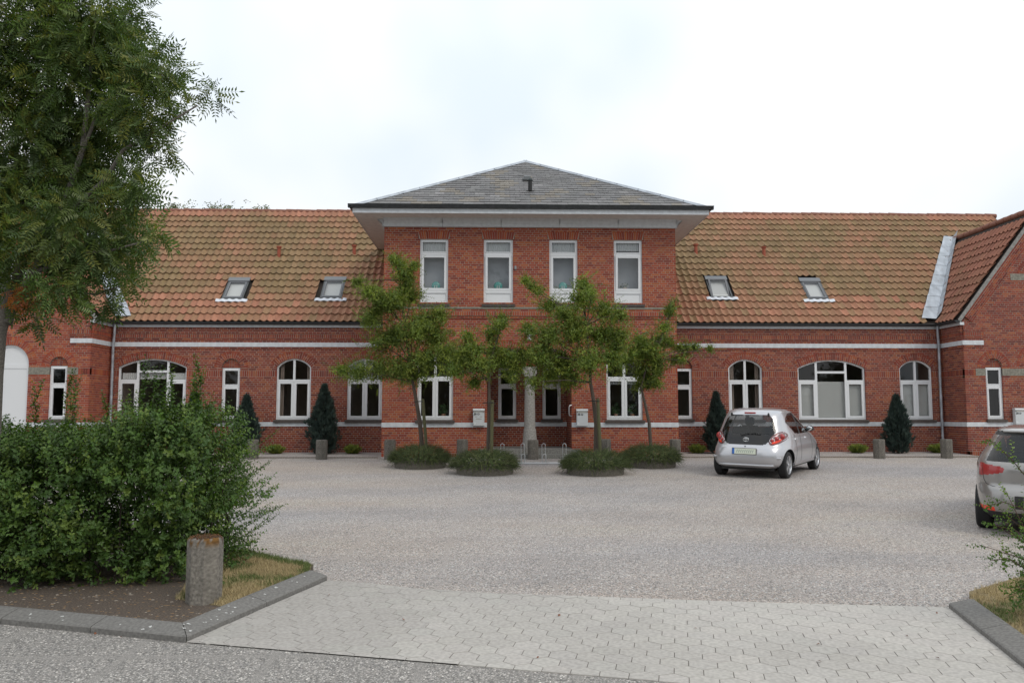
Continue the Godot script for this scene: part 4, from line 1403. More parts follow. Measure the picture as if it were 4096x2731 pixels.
	var vt := Transform3D(Basis(Vector3(cos(an), sin(an), 0), Vector3(-sin(an), cos(an), 0), Vector3(0, 0, 1)), org) if s > 0 else Transform3D(Basis(Vector3(cos(an), -sin(an), 0), Vector3(sin(an), cos(an), 0), Vector3(0, 0, 1)), org)
	var ln := HWD / cos(an)
	if s > 0: wall(B, vt, 0.1, ln, -5, 0, [], {"outs": {-1: 0.06, -2: 0.06, -3: 0.045, -4: 0.03, -5: 0.015}})
	else: wall(B, vt, -ln, -0.1, -5, 0, [], {"outs": {-1: 0.06, -2: 0.06, -3: 0.045, -4: 0.03, -5: 0.015}})
	var vb := Buf.new()
	if s > 0: vb.box(Vector3(-0.12, 0.0, -0.12), Vector3(ln + 0.1, 0.105, 0.085), Color.WHITE, vt)
	else: vb.box(Vector3(-ln - 0.1, 0.0, -0.12), Vector3(0.12, 0.105, 0.085), Color.WHITE, vt)
	part("verge", vb, mat(lin(0.33, 0.32, 0.30), 0.9, 0, grain(91, 0.03, 0.75, 1.0), 1.0), B)
	var vt2 := Transform3D(Basis(Vector3(cos(an) * s, -sin(an) * s, 0), Vector3(sin(an) * s, cos(an) * s, 0) * s, Vector3(0, 0, 1)), Vector3(cx, ra.y + 0.03, ZW))
	var vo := Buf.new()
	var far_c := Vector3(xc + s * (2 * HWD + 0.1), 4.1, ZW - 0.03)
	vo.prof([Vector2(-0.06, -0.1), Vector2(0.06, -0.1), Vector2(0.06, 0.1), Vector2(-0.06, 0.1)], far_c, Vector3(cx, ra.y - 0.02, ZW - 0.03), Vector3(0, 0, 1), Vector3.UP, Color.WHITE)
	part("verge", vo, M.stone, B)
	# lead valley between the roofs, in lapped sheets
	var z_top := -3.15
	var n := 8
	for i in n:
		var z0: float = lerp(0.2, z_top, float(i) / n)
		var z1: float = lerp(0.2, z_top, float(i + 1) / n + 0.02)
		var q := []
		for z in [z0, z1]:
			var yv: float = 4.085 + (0.225 - z) + 0.135 + (0.012 if z == z0 else 0.0)
			var xv: float = xc + s * (4.085 + (0.225 - z) - 4.09) / K - s * 0.2
			var wl: float = 0.48 - 0.14 * float(i) / n
			q.append(Vector3(xv - s * wl, yv + 0.03, z))
			q.append(Vector3(xv - s * 0.02, yv + 0.005, z))
			q.append(Vector3(xv + s * 0.17, yv + 0.04 + 0.17 * K, z + 0.0))
		var fb2 := Buf.new()
		if s > 0:
			fb2.quad(q[0], q[1], q[4], q[3], Color.WHITE); fb2.quad(q[1], q[2], q[5], q[4], Color.WHITE)
		else:
			fb2.quad(q[1], q[0], q[3], q[4], Color.WHITE); fb2.quad(q[2], q[1], q[4], q[5], Color.WHITE)
		part("flashing_sheet", fb2, M.zinc, B)
	# downpipe in the corner
	var dp := Buf.new()
	var px := xc - s * 0.12
	dp.tube([Vector3(px - s * 0.07, 4.03, 0.225), Vector3(px - s * 0.06, 3.75, 0.2), Vector3(px, 3.35, 0.12), Vector3(px, 2.0, 0.11), Vector3(px, 0.3, 0.11)], [0.042, 0.042, 0.042, 0.042, 0.042], 12, Color.WHITE)
	for y in [0.9, 2.7]:
		dp.tube([Vector3(px, y, 0.11), Vector3(px, y + 0.03, 0.11)], [0.05, 0.05], 12, Color.WHITE)
	part("drainpipe", dp, M.zinc, B)

# ------------------------------------------------------------------ start
func _ready() -> void:
	var cam := Camera3D.new()
	cam.name = "camera"
	cam.fov = 44.88
	cam.far = 2000
	cam.position = Vector3(0, 1.2, 25.9)
	cam.rotation_degrees = Vector3(5.12, -1.45, 0)
	add_child(cam)
	cam.current = true
	var we := WorldEnvironment.new()
	we.name = "environment"
	var env := Environment.new()
	env.background_mode = Environment.BG_SKY
	env.tonemap_mode = Environment.TONE_MAPPER_LINEAR
	env.tonemap_exposure = 1.1
	env.sdfgi_enabled = true
	env.ssao_enabled = true
	env.ssil_enabled = true
	env.sky = Sky.new()
	env.sky.sky_material = make_sky()
	we.environment = env
	add_child(we)
	var sun := DirectionalLight3D.new()
	sun.name = "sun"
	sun.light_energy = 0.3
	sun.light_angular_distance = 24
	sun.light_color = Color(1.0, 0.97, 0.92)
	sun.shadow_enabled = true
	sun.look_at_from_position(Vector3(6, 9, 7), Vector3.ZERO)
	add_child(sun)
	noise.seed = 4
	noise.frequency = 0.02
	make_materials()
	make_ground()
	make_building()
	make_things()

func make_sky() -> PanoramaSkyMaterial:
	var w := 512
	var h := 256
	var f := FastNoiseLite.new()
	f.seed = 9
	f.frequency = 1.3
	f.fractal_octaves = 5
	var im := Image.create(w, h, false, Image.FORMAT_RGBF)
	for j in h:
		var el := PI / 2 - PI * (j + 0.5) / h
		for i in w:
			var az := TAU * (i + 0.5) / w
			var d := Vector3(cos(az) * cos(el), sin(el), sin(az) * cos(el))
			var q := d / (0.35 + absf(d.y))
			var n := f.get_noise_3d(q.x * 0.9, q.y * 1.5, q.z * 1.6)
			var k := clampf(0.55 + 1.15 * n, 0, 1)
			var e := 0.95 + 0.34 * maxf(0.0, d.y)          # an overcast sky is brighter overhead
			im.set_pixel(i, j, Color(0.72, 0.80, 0.885).lerp(Color(0.93, 0.945, 0.955), k) * e)
	var m := PanoramaSkyMaterial.new()
	m.panorama = ImageTexture.create_from_image(im)
	return m

const LOBES_A := [[-3.75,2.34,4.95,0.29],[-3.28,2.27,5.12,0.38],[-2.84,2.36,4.70,0.45],[-2.28,2.40,5.15,0.50],[-2.82,2.98,4.91,0.38],[-2.46,3.25,4.82,0.51],[-1.91,3.27,5.19,0.56],[-1.44,3.19,4.73,0.45],[-1.67,2.59,5.04,0.57],[-1.17,2.78,5.05,0.38],[-0.93,2.68,4.72,0.26],[-3.05,4.28,5.19,0.31],[-3.43,4.60,4.82,0.18],[-2.84,4.01,4.90,0.44],[-2.43,4.10,5.15,0.50],[-2.10,4.30,4.70,0.38],[-2.19,4.75,5.11,0.31],[-2.33,5.03,4.96,0.22],[-2.54,5.23,4.77,0.18],[-1.96,4.96,5.20,0.16],[-1.70,3.64,4.76,0.38],[-1.30,3.74,4.98,0.32],[-3.06,3.60,5.09,0.31],[-2.01,2.23,4.71,0.38]]
const LOBES_B := [[-0.56,3.03,6.50,0.23],[-0.38,2.72,6.67,0.29],[-0.03,3.17,6.25,0.24],[0.21,3.30,6.70,0.20],[0.27,3.48,6.46,0.15],[-0.68,2.45,6.37,0.35],[-0.20,2.37,6.74,0.35],[0.21,2.45,6.28,0.33],[0.50,2.55,6.59,0.26],[-0.84,2.26,6.60,0.29],[-0.38,1.98,6.27,0.23],[0.55,2.08,6.74,0.23],[0.03,2.74,6.37,0.24]]
const LOBES_C := [[0.83,4.38,6.55,0.15],[1.08,4.07,6.75,0.20],[1.41,3.84,6.25,0.27],[1.72,3.59,6.79,0.35],[2.11,3.93,6.50,0.35],[2.18,4.31,6.39,0.25],[2.36,4.00,6.84,0.29],[2.73,3.72,6.28,0.36],[3.03,3.55,6.65,0.26],[1.96,3.14,6.66,0.52],[2.60,3.12,6.28,0.53],[1.36,3.06,6.84,0.40],[0.92,3.22,6.40,0.29],[0.74,2.62,6.49,0.35],[1.13,2.54,6.80,0.40],[1.70,2.46,6.25,0.48],[2.24,2.43,6.74,0.52],[2.86,2.56,6.56,0.41],[1.40,2.10,6.34,0.30],[0.96,1.96,6.85,0.22],[1.87,2.04,6.32,0.30],[3.03,3.09,6.59,0.32]]
const LOBES_D := [[3.68,2.74,4.90,0.38],[4.03,2.86,5.07,0.38],[4.38,3.15,4.65,0.29],[4.42,3.43,5.10,0.22],[4.61,3.84,4.86,0.18],[4.71,4.12,4.77,0.14],[3.77,3.10,5.14,0.28],[3.97,2.37,4.68,0.35],[4.24,2.54,4.99,0.32],[4.16,2.03,5.00,0.24],[3.84,1.98,4.67,0.23],[3.38,2.59,5.14,0.25],[4.87,2.94,4.77,0.18],[5.24,2.94,4.85,0.14],[5.56,2.89,5.10,0.10],[4.76,2.63,4.65,0.16],[4.86,2.60,5.06,0.09]]
const LOBES_ROWAN := [[-4.80,5.20,17.60,0.65],[-4.09,5.04,17.84,0.59],[-3.98,5.02,17.25,0.44],[-3.34,4.57,17.88,0.34],[-3.66,5.35,17.54,0.20],[-4.35,4.48,17.41,0.72],[-3.45,4.16,17.94,0.39],[-3.34,4.54,17.29,0.21],[-2.82,4.38,17.72,0.11],[-3.32,3.80,17.73,0.21],[-4.30,3.72,17.28,0.65],[-3.51,3.38,17.93,0.27],[-4.78,3.94,17.42,0.72],[-4.73,3.13,17.53,0.66],[-4.04,2.92,17.89,0.53],[-3.92,2.93,17.25,0.39],[-3.30,2.94,17.83,0.16],[-3.62,2.48,17.61,0.16],[-4.03,2.41,17.35,0.26],[-4.11,2.37,17.95,0.31],[-4.69,2.15,17.33,0.18],[-4.72,2.34,17.65,0.22],[-5.52,4.58,17.80,0.74],[-5.80,3.45,17.26,0.84],[-4.42,5.97,17.90,0.73],[-3.99,6.03,17.49,0.41],[-5.37,2.49,17.45,0.41]]

# ------------------------------------------------------------------ plants
func leaf(b: Buf, p: Vector3, d: Vector3, n: Vector3, ln: float, wd: float, col: Color, fold := 0.25) -> void:
	var side := d.cross(n).normalized() * wd / 2
	var mid := p + d * ln * 0.45
	var up := n * wd * fold
	b.tri(p, mid + side + up, p + d * ln, col)
	b.tri(p, p + d * ln, mid - side + up, col * 0.94)

func rand_dir() -> Vector3:
	var z := rng.randf_range(-1, 1)
	var a := rng.randf() * TAU
	var r := sqrt(1 - z * z)
	return Vector3(r * cos(a), z, r * sin(a))

func clump(n: int, spread: float, ln: float, wd: float, m: Material, flat := 0.6) -> ArrayMesh:      # leaves round a twig end
	var b := Buf.new()
	for i in n:
		var p := rand_dir() * spread * pow(rng.randf(), 0.5)
		p.y *= flat
		var d := (p.normalized() * 0.7 + rand_dir() * 0.8 + Vector3(0, -0.15, 0)).normalized()
		var nn := (Vector3.UP + rand_dir() * 0.8).normalized()
		nn = (nn - d * nn.dot(d)).normalized()
		leaf(b, p, d, nn, ln * rng.randf_range(0.7, 1.15), wd * rng.randf_range(0.8, 1.1), Color.WHITE * rng.randf_range(0.8, 1.2))
	return b.mesh(m)

func sprig(n: int, length: float, ln: float, wd: float, m: Material, wood: Color) -> ArrayMesh:       # shoot along +y with alternate leaves
	var b := Buf.new()
	b.tube([Vector3.ZERO, Vector3(0.006, length * 0.5, 0), Vector3(0, length, 0.01)], [0.0022, 0.0016, 0.0008], 4, wood)
	for i in n:
		var f := (i + 0.6) / n
		var a := i * 2.6 + rng.randf_range(-0.5, 0.5)
		var o := Vector3(cos(a), 0, sin(a))
		var d := (o + Vector3(0, rng.randf_range(0.1, 0.7), 0)).normalized()
		var nn := (Vector3.UP * 0.9 - o * 0.4 + rand_dir() * 0.35)
		nn = (nn - d * nn.dot(d)).normalized()
		leaf(b, Vector3(0, length * f, 0), d, nn, ln * rng.randf_range(0.7, 1.15) * (1.0 - 0.3 * f), wd * rng.randf_range(0.85, 1.1) * (1.0 - 0.3 * f), Color.WHITE * rng.randf_range(0.8, 1.2))
	return b.mesh(m)

func pinnate(m: Material) -> ArrayMesh:           # one feathered rowan leaf hanging in an arc along +y
	var b := Buf.new()
	var path := []
	for i in 8:
		var f := i / 7.0
		path.append(Vector3(0, 0.185 * f, -0.05 * f * f))
	b.tube(path, [0.0016, 0.0015, 0.0014, 0.0013, 0.0012, 0.001, 0.0008, 0.0006], 4, Color(1.1, 1.0, 0.9))
	for i in range(1, 8):
		for s in [-1, 1]:
			if i == 7 and s > 0: continue
			var d := Vector3(s * 0.9, 0.42, -0.12 + rng.randf_range(-0.15, 0.15)).normalized() if i < 7 else Vector3(0, 0.95, -0.35).normalized()
			var nn := Vector3(0, 0.1, 1)
			nn = (nn - d * nn.dot(d)).normalized()
			leaf(b, path[i], d, nn, rng.randf_range(0.045, 0.056), 0.0165, Color.WHITE * rng.randf_range(0.85, 1.15), 0.35)
	return b.mesh(m)

func pick(pal: Array) -> Color:
	return pal[rng.randi() % pal.size()] * rng.randf_range(0.8, 1.2)

func fill_lobes(lobes: Array, per: float, pal: Array, size := 1.0, squash := 0.85, droop := false, soft := false) -> Array:   # transforms and colours of leaf clumps through the lobes
	var tr := []
	var tc := []
	for l in lobes:
		var c := Vector3(l[0], l[1], l[2])
		var n := int(per * l[3] * l[3]) + 6
		var tone := rng.randf_range(0.85, 1.15)
		for i in n:
			var d := rand_dir()
			var r: float = l[3] * (clampf(absf(rng.randfn(0.0, 0.68)), 0.0, 1.5) if soft else pow(rng.randf(), 0.42))
			if noise.get_noise_3dv((c + d * r) * 110.0) < -0.22: continue
			var p := c + Vector3(d.x, d.y * squash, d.z) * r
			var y := (d * 0.8 + rand_dir() * 0.7 + (Vector3(0, -0.55, 0) if droop else Vector3(0, 0.15, 0))).normalized()
			var x := y.cross(rand_dir()).normalized()
			var s := size * rng.randf_range(0.75, 1.2)
			tr.append(Transform3D(Basis(x, y, x.cross(y)).scaled(Vector3.ONE * s), p))
			tc.append(pick(pal) * tone)
	return [tr, tc]

func limb(parent: Node, path: Array, r0: float, r1: float, col: Color, called := "branch") -> void:
	var rad := []
	for i in path.size():
		rad.append(lerpf(r0, r1, float(i) / (path.size() - 1)))
	var b := Buf.new()
	b.tube(path, rad, 8, col)
	part(called, b, M.bark, parent)

var twig: Mesh

func yard_tree(label: String, path: Array, lobes: Array, mesh: Mesh, pal: Array, r0: float) -> void:
	var base: Vector3 = path[0]
	var t := thing("planter_tree", label, "tree", base, "trees in the round planters")
	var loc := []
	for p in path:
		loc.append(p - base)
	var n := loc.size()
	var bark := Color(0.16, 0.125, 0.095)
	limb(t, loc, r0, r0 * 0.3, bark, "trunk")
	for l in lobes:
		var c := Vector3(l[0], l[1], l[2]) - base
		var best: Vector3 = loc[3]
		var bd := 99.0
		for i in range(3, n):
			var q: Vector3 = loc[i]
			if q.y < c.y + 0.05 and q.distance_to(c) < bd:
				bd = q.distance_to(c); best = q
		if bd > 90: best = loc[3]
		var mid := (best + c) / 2 + Vector3(rng.randf_range(-0.06, 0.06), 0.06, rng.randf_range(-0.06, 0.06))
		limb(t, [best, mid, c], 0.018, 0.006, bark)
	var moved := []
	for l in lobes:
		moved.append([l[0] - base.x, l[1] - base.y, l[2] - base.z, l[3]])
	for i in range(lobes.size()):                    # fill between neighbouring boughs
		var a: Array = moved[i]
		for j in range(i):
			var e: Array = moved[j]
			var d := Vector3(a[0] - e[0], a[1] - e[1], a[2] - e[2]).length()
			if d < 0.62 and rng.randf() < 0.5: moved.append([(a[0] + e[0]) / 2, (a[1] + e[1]) / 2, (a[2] + e[2]) / 2, minf(a[3], e[3]) * 0.75])
	var f := fill_lobes(moved, 1350.0, pal, 0.95, 0.75, false, true)
	many("crown", mesh, f[0], f[1], t)
	var g := fill_lobes(moved, 420.0, pal, 1.0, 0.8, false, true)
	many("twigs", twig, g[0], g[1], t)

func make_plants() -> void:
	rng.seed = 301
	var green := [Color(0.19, 0.25, 0.04), Color(0.15, 0.22, 0.038), Color(0.23, 0.29, 0.046), Color(0.115, 0.18, 0.035), Color(0.27, 0.31, 0.05), Color(0.16, 0.21, 0.04)]
	var haw := clump(13, 0.11, 0.048, 0.034, M.leaf)
	twig = sprig(13, 0.30, 0.046, 0.032, M.leaf, Color(0.14, 0.11, 0.08))
	yard_tree("tall loose tree leaning left, tied to a stake, in the planter before the double window", [Vector3(-1.70, 0.12, 4.95), Vector3(-1.79, 1.02, 4.95), Vector3(-1.89, 1.59, 4.95), Vector3(-1.98, 2.03, 4.95), Vector3(-2.05, 2.53, 4.95), Vector3(-2.19, 3.49, 4.95), Vector3(-2.33, 4.64, 4.95)], LOBES_A, haw, green, 0.062)
	yard_tree("thin small crowned tree with a stake, before the mailbox marked 29 C", [Vector3(-0.07, 0.1, 6.50), Vector3(-0.05, 0.98, 6.50), Vector3(-0.04, 1.56, 6.50), Vector3(-0.05, 2.03, 6.50), Vector3(0.00, 2.56, 6.50), Vector3(0.21, 3.21, 6.50)], LOBES_B, haw, green, 0.055)
	yard_tree("dense broad crowned tree with a stake, before the mailbox marked 29 G", [Vector3(2.45, 0.1, 6.50), Vector3(2.47, 0.98, 6.50), Vector3(2.41, 1.56, 6.50), Vector3(2.34, 1.97, 6.50), Vector3(2.33, 2.44, 6.50), Vector3(2.25, 3.33, 6.50)], LOBES_C, haw, green, 0.066)
	yard_tree("slender tree without a stake, one long bough reaching out over the roof gutter", [Vector3(4.06, 0.12, 4.95), Vector3(4.01, 1.02, 4.95), Vector3(3.92, 1.46, 4.95), Vector3(3.82, 1.91, 4.95), Vector3(3.99, 2.54, 4.95), Vector3(4.32, 3.06, 4.95)], LOBES_D, haw, green, 0.05)
	# stakes
	var si := 0
	for s in [[Vector3(-1.58, 0.1, 5.15), Vector3(-1.71, 1.60, 5.15)], [Vector3(0.01, 0.1, 6.65), Vector3(0.03, 1.55, 6.65)], [Vector3(2.54, 0.1, 6.65), Vector3(2.49, 1.59, 6.65)]]:
		var b := Buf.new()
		b.tube([s[0], s[1], s[1] + Vector3(0, 0.012, 0)], [0.042, 0.04, 0.03], 10, Color.WHITE)
		var o := solo("tree_stake", b, M.stake, ["round wooden stake leaning beside the left leaning planter tree", "round wooden stake beside the thin small crowned planter tree", "round wooden stake beside the dense broad crowned planter tree"][si], "stake", "stakes of the planter trees")
		si += 1
		var tb := Buf.new()
		tb.tube([s[1] + Vector3(0.05, -0.06, -0.02), s[1] + Vector3(0.0, -0.05, 0.05), s[1] + Vector3(-0.12, -0.05, 0.02), s[1] + Vector3(-0.22, -0.06, -0.12)], [0.012, 0.012, 0.012, 0.012], 6, Color.WHITE)
		part("tie", tb, M.black, o)
	# round planters with trailing evergreens
	var cover := sprig(16, 0.24, 0.028, 0.016, M.leaf, Color(0.08, 0.06, 0.04))
	var dark := [Color(0.13, 0.18, 0.06), Color(0.105, 0.15, 0.055), Color(0.16, 0.205, 0.075), Color(0.085, 0.125, 0.048), Color(0.20, 0.225, 0.10)]
	var pi := 0
	for p in [[-1.77, 4.96, 0.66, "round concrete planter of trailing evergreens under the left leaning tree"], [-0.14, 6.49, 0.68, "round concrete planter of trailing evergreens under the thin small crowned tree"], [2.42, 6.60, 0.68, "round concrete planter of trailing evergreens under the dense broad crowned tree"], [4.04, 4.90, 0.65, "round concrete planter of trailing evergreens under the slender unstaked tree"]]:
		var t := thing("planter", p[3], "planter", on_ground(p[0], p[1]), "round concrete planters in the yard")
		var b := Buf.new()
		var r: float = p[2]
		b.lathe([Vector2(r * 0.93, -0.06), Vector2(r * 0.97, 0.02), Vector2(r * 0.98, 0.19), Vector2(r * 0.97, 0.21), Vector2(r * 0.91, 0.21), Vector2(r * 0.90, 0.16), Vector2(0.01, 0.18)], 40, Transform3D.IDENTITY, Color(0.22, 0.20, 0.165))
		part("concrete_ring", b, M.concrete, t)
		var tr := []
		var tc := []
		for i in 2900:
			var a := rng.randf() * TAU
			var q := r * sqrt(rng.randf())
			if i % 2 == 0: q = r * rng.randf_range(0.85, 1.06)
			var e := Vector3(cos(a), 0, sin(a))
			var edge := q / r
			var hang := edge > 0.82 and rng.randf() < 0.55
			var d := (e * (0.7 + 0.8 * edge) + Vector3(0, -0.75 if hang else 0.35, 0) + rand_dir() * 0.6).normalized()
			var x := d.cross(rand_dir()).normalized()
			var y0 := 0.17 + (0.20 * (1.0 - pow(edge, 4.0)) + rng.randf() * 0.16) * (0.0 if hang else 1.0) + (rng.randf() * 0.17 if hang else 0.0)
			var long_ := 1.15 if hang and rng.randf() < 0.1 else rng.randf_range(0.5, 0.85)
			tr.append(Transform3D(Basis(x, d, x.cross(d)).scaled(Vector3.ONE * long_), e * q + Vector3(0, y0, 0)))
			tc.append(pick(dark))
		many("trailing_shrub", cover, tr, tc, t)
		pi += 1
	# dark upright conifers against the walls
	var nb := Buf.new()
	for i in 10:
		var d := (Vector3(0, 1, 0) + rand_dir() * 0.45).normalized()
		leaf(nb, rand_dir() * 0.012, d, d.cross(rand_dir()).normalized(), rng.randf_range(0.07, 0.12), 0.013, Color.WHITE * rng.randf_range(0.8, 1.2), 0.1)
	var needles := nb.mesh(M.needle)
	var con := [[-8.95, 0.72, 1.91, "slim dark conifer between the wide and the narrow window, half hidden by hedge shoots"], [-7.37, 0.80, 1.84, "plump dark conifer before the narrow window behind the hedge"], [-5.05, 0.92, 2.18, "tall pointed dark conifer between the two round headed windows"], [6.89, 0.70, 1.95, "dark ragged conifer behind the small silver car"], [12.47, 0.78, 1.86, "dark conifer between the wide blinded window and the corner window"]]
	var ndl := [Color(0.034, 0.058, 0.046), Color(0.026, 0.046, 0.038), Color(0.042, 0.066, 0.05), Color(0.022, 0.038, 0.032)]
	for c in con:
		c[1] = c[1] * 0.8
		var base := Vector3(c[0], 0.05, 0.72)
		var t := thing("conifer", c[3], "conifer", base, "conifers along the foot of the wall")
		limb(t, [Vector3(0, -0.05, 0), Vector3(0, c[2] * 0.5, 0), Vector3(0, c[2] - 0.2, 0)], 0.03, 0.008, Color(0.09, 0.065, 0.045), "trunk")
		var tr := []
		var tc := []
		var hh: float = c[2] - 0.1
		for i in 2100:
			var f := pow(rng.randf(), 0.8)
			var a := rng.randf() * TAU
			var prof_: float = sin(PI * pow(clampf(f * 0.93 + 0.07, 0, 1), 0.62)) * 0.92 + 0.08 * (1 - f)
			var R: float = c[1] * 0.5 * prof_ * (1.0 + 0.28 * sin(a * 3.0 + f * 9.0 + c[0]) + 0.22 * sin(a * 5.0 - f * 19.0 + c[0] * 2.0) + rng.randf_range(-0.1, 0.25))
			var e := Vector3(cos(a), 0, sin(a))
			var q := R * pow(rng.randf(), 0.3)
			var d := (Vector3.UP * (0.9 + 0.5 * f) + e * 0.55 + rand_dir() * 0.25).normalized()
			var x := d.cross(rand_dir()).normalized()
			tr.append(Transform3D(Basis(x, d, x.cross(d)).scaled(Vector3.ONE * rng.randf_range(0.8, 1.7)), e * q + Vector3(0, f * hh * 0.96, 0)))
			tc.append(pick(ndl))
		many("foliage", needles, tr, tc, t)
	# low yellow-green shrubs in the shingle
	var ys := [[-6.50, 0.0, "low yellow green shrub beside the plump conifer"], [-4.19, 0.0, "low yellow green shrub under the window next to the central block"], [6.30, 0.02, "low yellow green shrub under the narrow window right of the central block"], [11.28, 0.0, "low yellow green shrub under the wide blinded window"], [13.75, 0.0, "low yellow green shrub at the corner drainpipe"]]
	var yel := [Color(0.19, 0.23, 0.03), Color(0.15, 0.20, 0.03), Color(0.24, 0.26, 0.04), Color(0.11, 0.15, 0.025)]
	for c in ys:
		var t := thing("shrub", c[2], "shrub", Vector3(c[0], 0.04, 0.6), "low shrubs along the foot of the wall")
		var tr := []
		var tc := []
		for i in 420:
			var a := rng.randf() * TAU
			var e := Vector3(cos(a), 0, sin(a))
			var d := (e * rng.randf_range(0.1, 1.2) + Vector3.UP).normalized()
			var x := d.cross(rand_dir()).normalized()
			tr.append(Transform3D(Basis(x, d, x.cross(d)).scaled(Vector3.ONE * rng.randf_range(0.7, 1.4)), e * rng.randf_range(0, 0.12) + d * rng.randf_range(0.02, 0.2)))
			tc.append(pick(yel))
		many("foliage", needles, tr, tc, t)
		limb(t, [Vector3(0, -0.03, 0), Vector3(0.01, 0.08, 0), Vector3(0.0, 0.16, 0.01)], 0.02, 0.008, Color(0.09, 0.065, 0.045), "stem")
	# rowan in the hedge
	var rw := thing("rowan_tree", "large rowan with feathered leaves and lichened grey trunk rising out of the hedge", "tree", Vector3(-4.9, -0.45, 17.6))
	var o := rw.position
	var rbark := Color(0.26, 0.235, 0.20)
	var rl := [[[Vector3(-4.98, -0.6, 17.6), Vector3(-4.92, 0.86, 17.6), Vector3(-4.92, 1.60, 17.6), Vector3(-4.90, 2.02, 17.6), Vector3(-4.80, 2.45, 17.62)], 0.10, 0.065, "trunk"],
		[[Vector3(-4.82, 2.2, 17.6), Vector3(-4.51, 2.63, 17.7), Vector3(-4.28, 3.27, 17.7), Vector3(-4.11, 3.85, 17.7), Vector3(-4.07, 4.63, 17.7), Vector3(-4.04, 5.27, 17.7)], 0.05, 0.012, "branch"],
		[[Vector3(-4.30, 3.15, 17.7), Vector3(-3.78, 3.49, 17.9), Vector3(-3.62, 3.79, 17.9), Vector3(-3.26, 4.02, 17.9), Vector3(-2.91, 4.25, 17.9)], 0.026, 0.008, "branch"],
		[[Vector3(-4.83, 2.11, 17.6), Vector3(-4.81, 2.49, 17.5), Vector3(-4.75, 3.13, 17.5), Vector3(-4.89, 3.91, 17.5), Vector3(-4.8, 5.0, 17.55)], 0.06, 0.012, "branch"],
		[[Vector3(-4.48, 2.62, 17.72), Vector3(-4.03, 2.75, 17.9), Vector3(-3.67, 2.80, 17.9), Vector3(-3.32, 2.90, 17.9)], 0.022, 0.007, "branch"],
		[[Vector3(-4.84, 2.1, 17.6), Vector3(-5.1, 2.6, 17.5), Vector3(-5.5, 3.4, 17.6), Vector3(-5.6, 4.4, 17.7)], 0.05, 0.012, "branch"],
		[[Vector3(-4.12, 3.8, 17.7), Vector3(-3.9, 4.3, 17.8), Vector3(-3.5, 4.5, 17.85), Vector3(-3.3, 4.62, 17.8)], 0.02, 0.006, "branch"],
		[[Vector3(-4.6, 2.5, 17.65), Vector3(-4.3, 2.45, 17.6), Vector3(-4.0, 2.42, 17.5), Vector3(-3.7, 2.5, 17.6)], 0.018, 0.006, "branch"]]
	for l in rl:
		var q := []
		for p in l[0]:
			q.append(p - o)
		limb(rw, q, l[1], l[2], rbark, l[3])
	var feather := pinnate(M.rowan)
	var rgreen := [Color(0.105, 0.165, 0.042), Color(0.085, 0.145, 0.04), Color(0.13, 0.19, 0.044), Color(0.15, 0.20, 0.046), Color(0.075, 0.125, 0.038), Color(0.11, 0.175, 0.05), Color(0.21, 0.225, 0.045)]
	var mv := []
	for l in LOBES_ROWAN:
		mv.append([l[0] - o.x, l[1] - o.y + 0.05, l[2] - o.z, maxf(l[3] - 0.09, 0.07)])
	var f := fill_lobes(mv, 3100.0, rgreen, 1.08, 0.95, true)
	for i in 36:                                      # a bunch of leaves already turned orange
		f[0].append(Transform3D(Basis.from_euler(Vector3(rng.randf() * TAU, rng.randf() * TAU, rng.randf() * TAU)).scaled(Vector3.ONE * 0.7), Vector3(-4.52, 2.33, 17.9) + rand_dir() * 0.1 - o))
		f[1].append(Color(0.42, 0.13, 0.02) * rng.randf_range(0.6, 1.1))
	many("crown", feather, f[0], f[1], rw)
	# clipped, overgrown hedge
	var hg := thing("hedge", "overgrown green hedge behind the octagonal bollard", "hedge", Vector3(-4.6, gy(17.0), 16.9))
	o = hg.position
	var shoot := sprig(10, 0.24, 0.058, 0.040, M.leaf, Color(0.10, 0.06, 0.035))
	var hgreen := [Color(0.10, 0.185, 0.036), Color(0.08, 0.155, 0.033), Color(0.125, 0.21, 0.04), Color(0.07, 0.135, 0.032), Color(0.17, 0.245, 0.048), Color(0.095, 0.17, 0.038)]
	var tr := []
	var tc := []
	for i in 27000:
		var x := rng.randf_range(-7.6, -2.62)
		var z := rng.randf_range(15.9, 17.92)
		var y := rng.randf_range(-0.47, 1.18)
		var bulge := 0.42 * noise.get_noise_3d(x * 40.0, y * 40.0, 3.0) + 0.26 * noise.get_noise_3d(x * 100.0, y * 100.0, 9.0)
		if noise.get_noise_3d(x * 75.0, y * 75.0, z * 60.0) < -0.2: continue
		var top := 1.0 + 0.2 * noise.get_noise_2d(x * 34.0, 70.0) + (0.1 if x > -3.9 and x < -3.0 else 0.0) - (0.35 if x > -2.8 else 0.0)
		var fz := 17.66 + bulge - (0.14 if y < -0.1 else 0.0) - maxf(0.0, y - 0.75) * 0.5
		var rx := -2.78 + bulge * 1.2 - 0.1 - maxf(0.0, y - 0.6) * 0.35 - maxf(0.0, -0.15 - y) * 0.3
		if y > top or z > fz or x > rx: continue
		var depth := minf(minf(fz - z, top - y), rx - x)
		if depth > 0.5 and rng.randf() < 0.55: continue
		if y < -0.25 and rng.randf() < 0.3: continue
		var d := Vector3(0, 0.5, 0)
		if fz - z < 0.3: d += Vector3(0, 0, 0.8)
		if rx - x < 0.3: d += Vector3(0.8, 0, 0)
		if top - y < 0.3: d += Vector3(0, 0.7, 0)
		d = (d + rand_dir() * 0.75).normalized()
		var ax := d.cross(rand_dir()).normalized()
		tr.append(Transform3D(Basis(ax, d, ax.cross(d)).scaled(Vector3.ONE * rng.randf_range(0.7, 1.15)), Vector3(x, y, z) - o))
		tc.append(pick(hgreen))
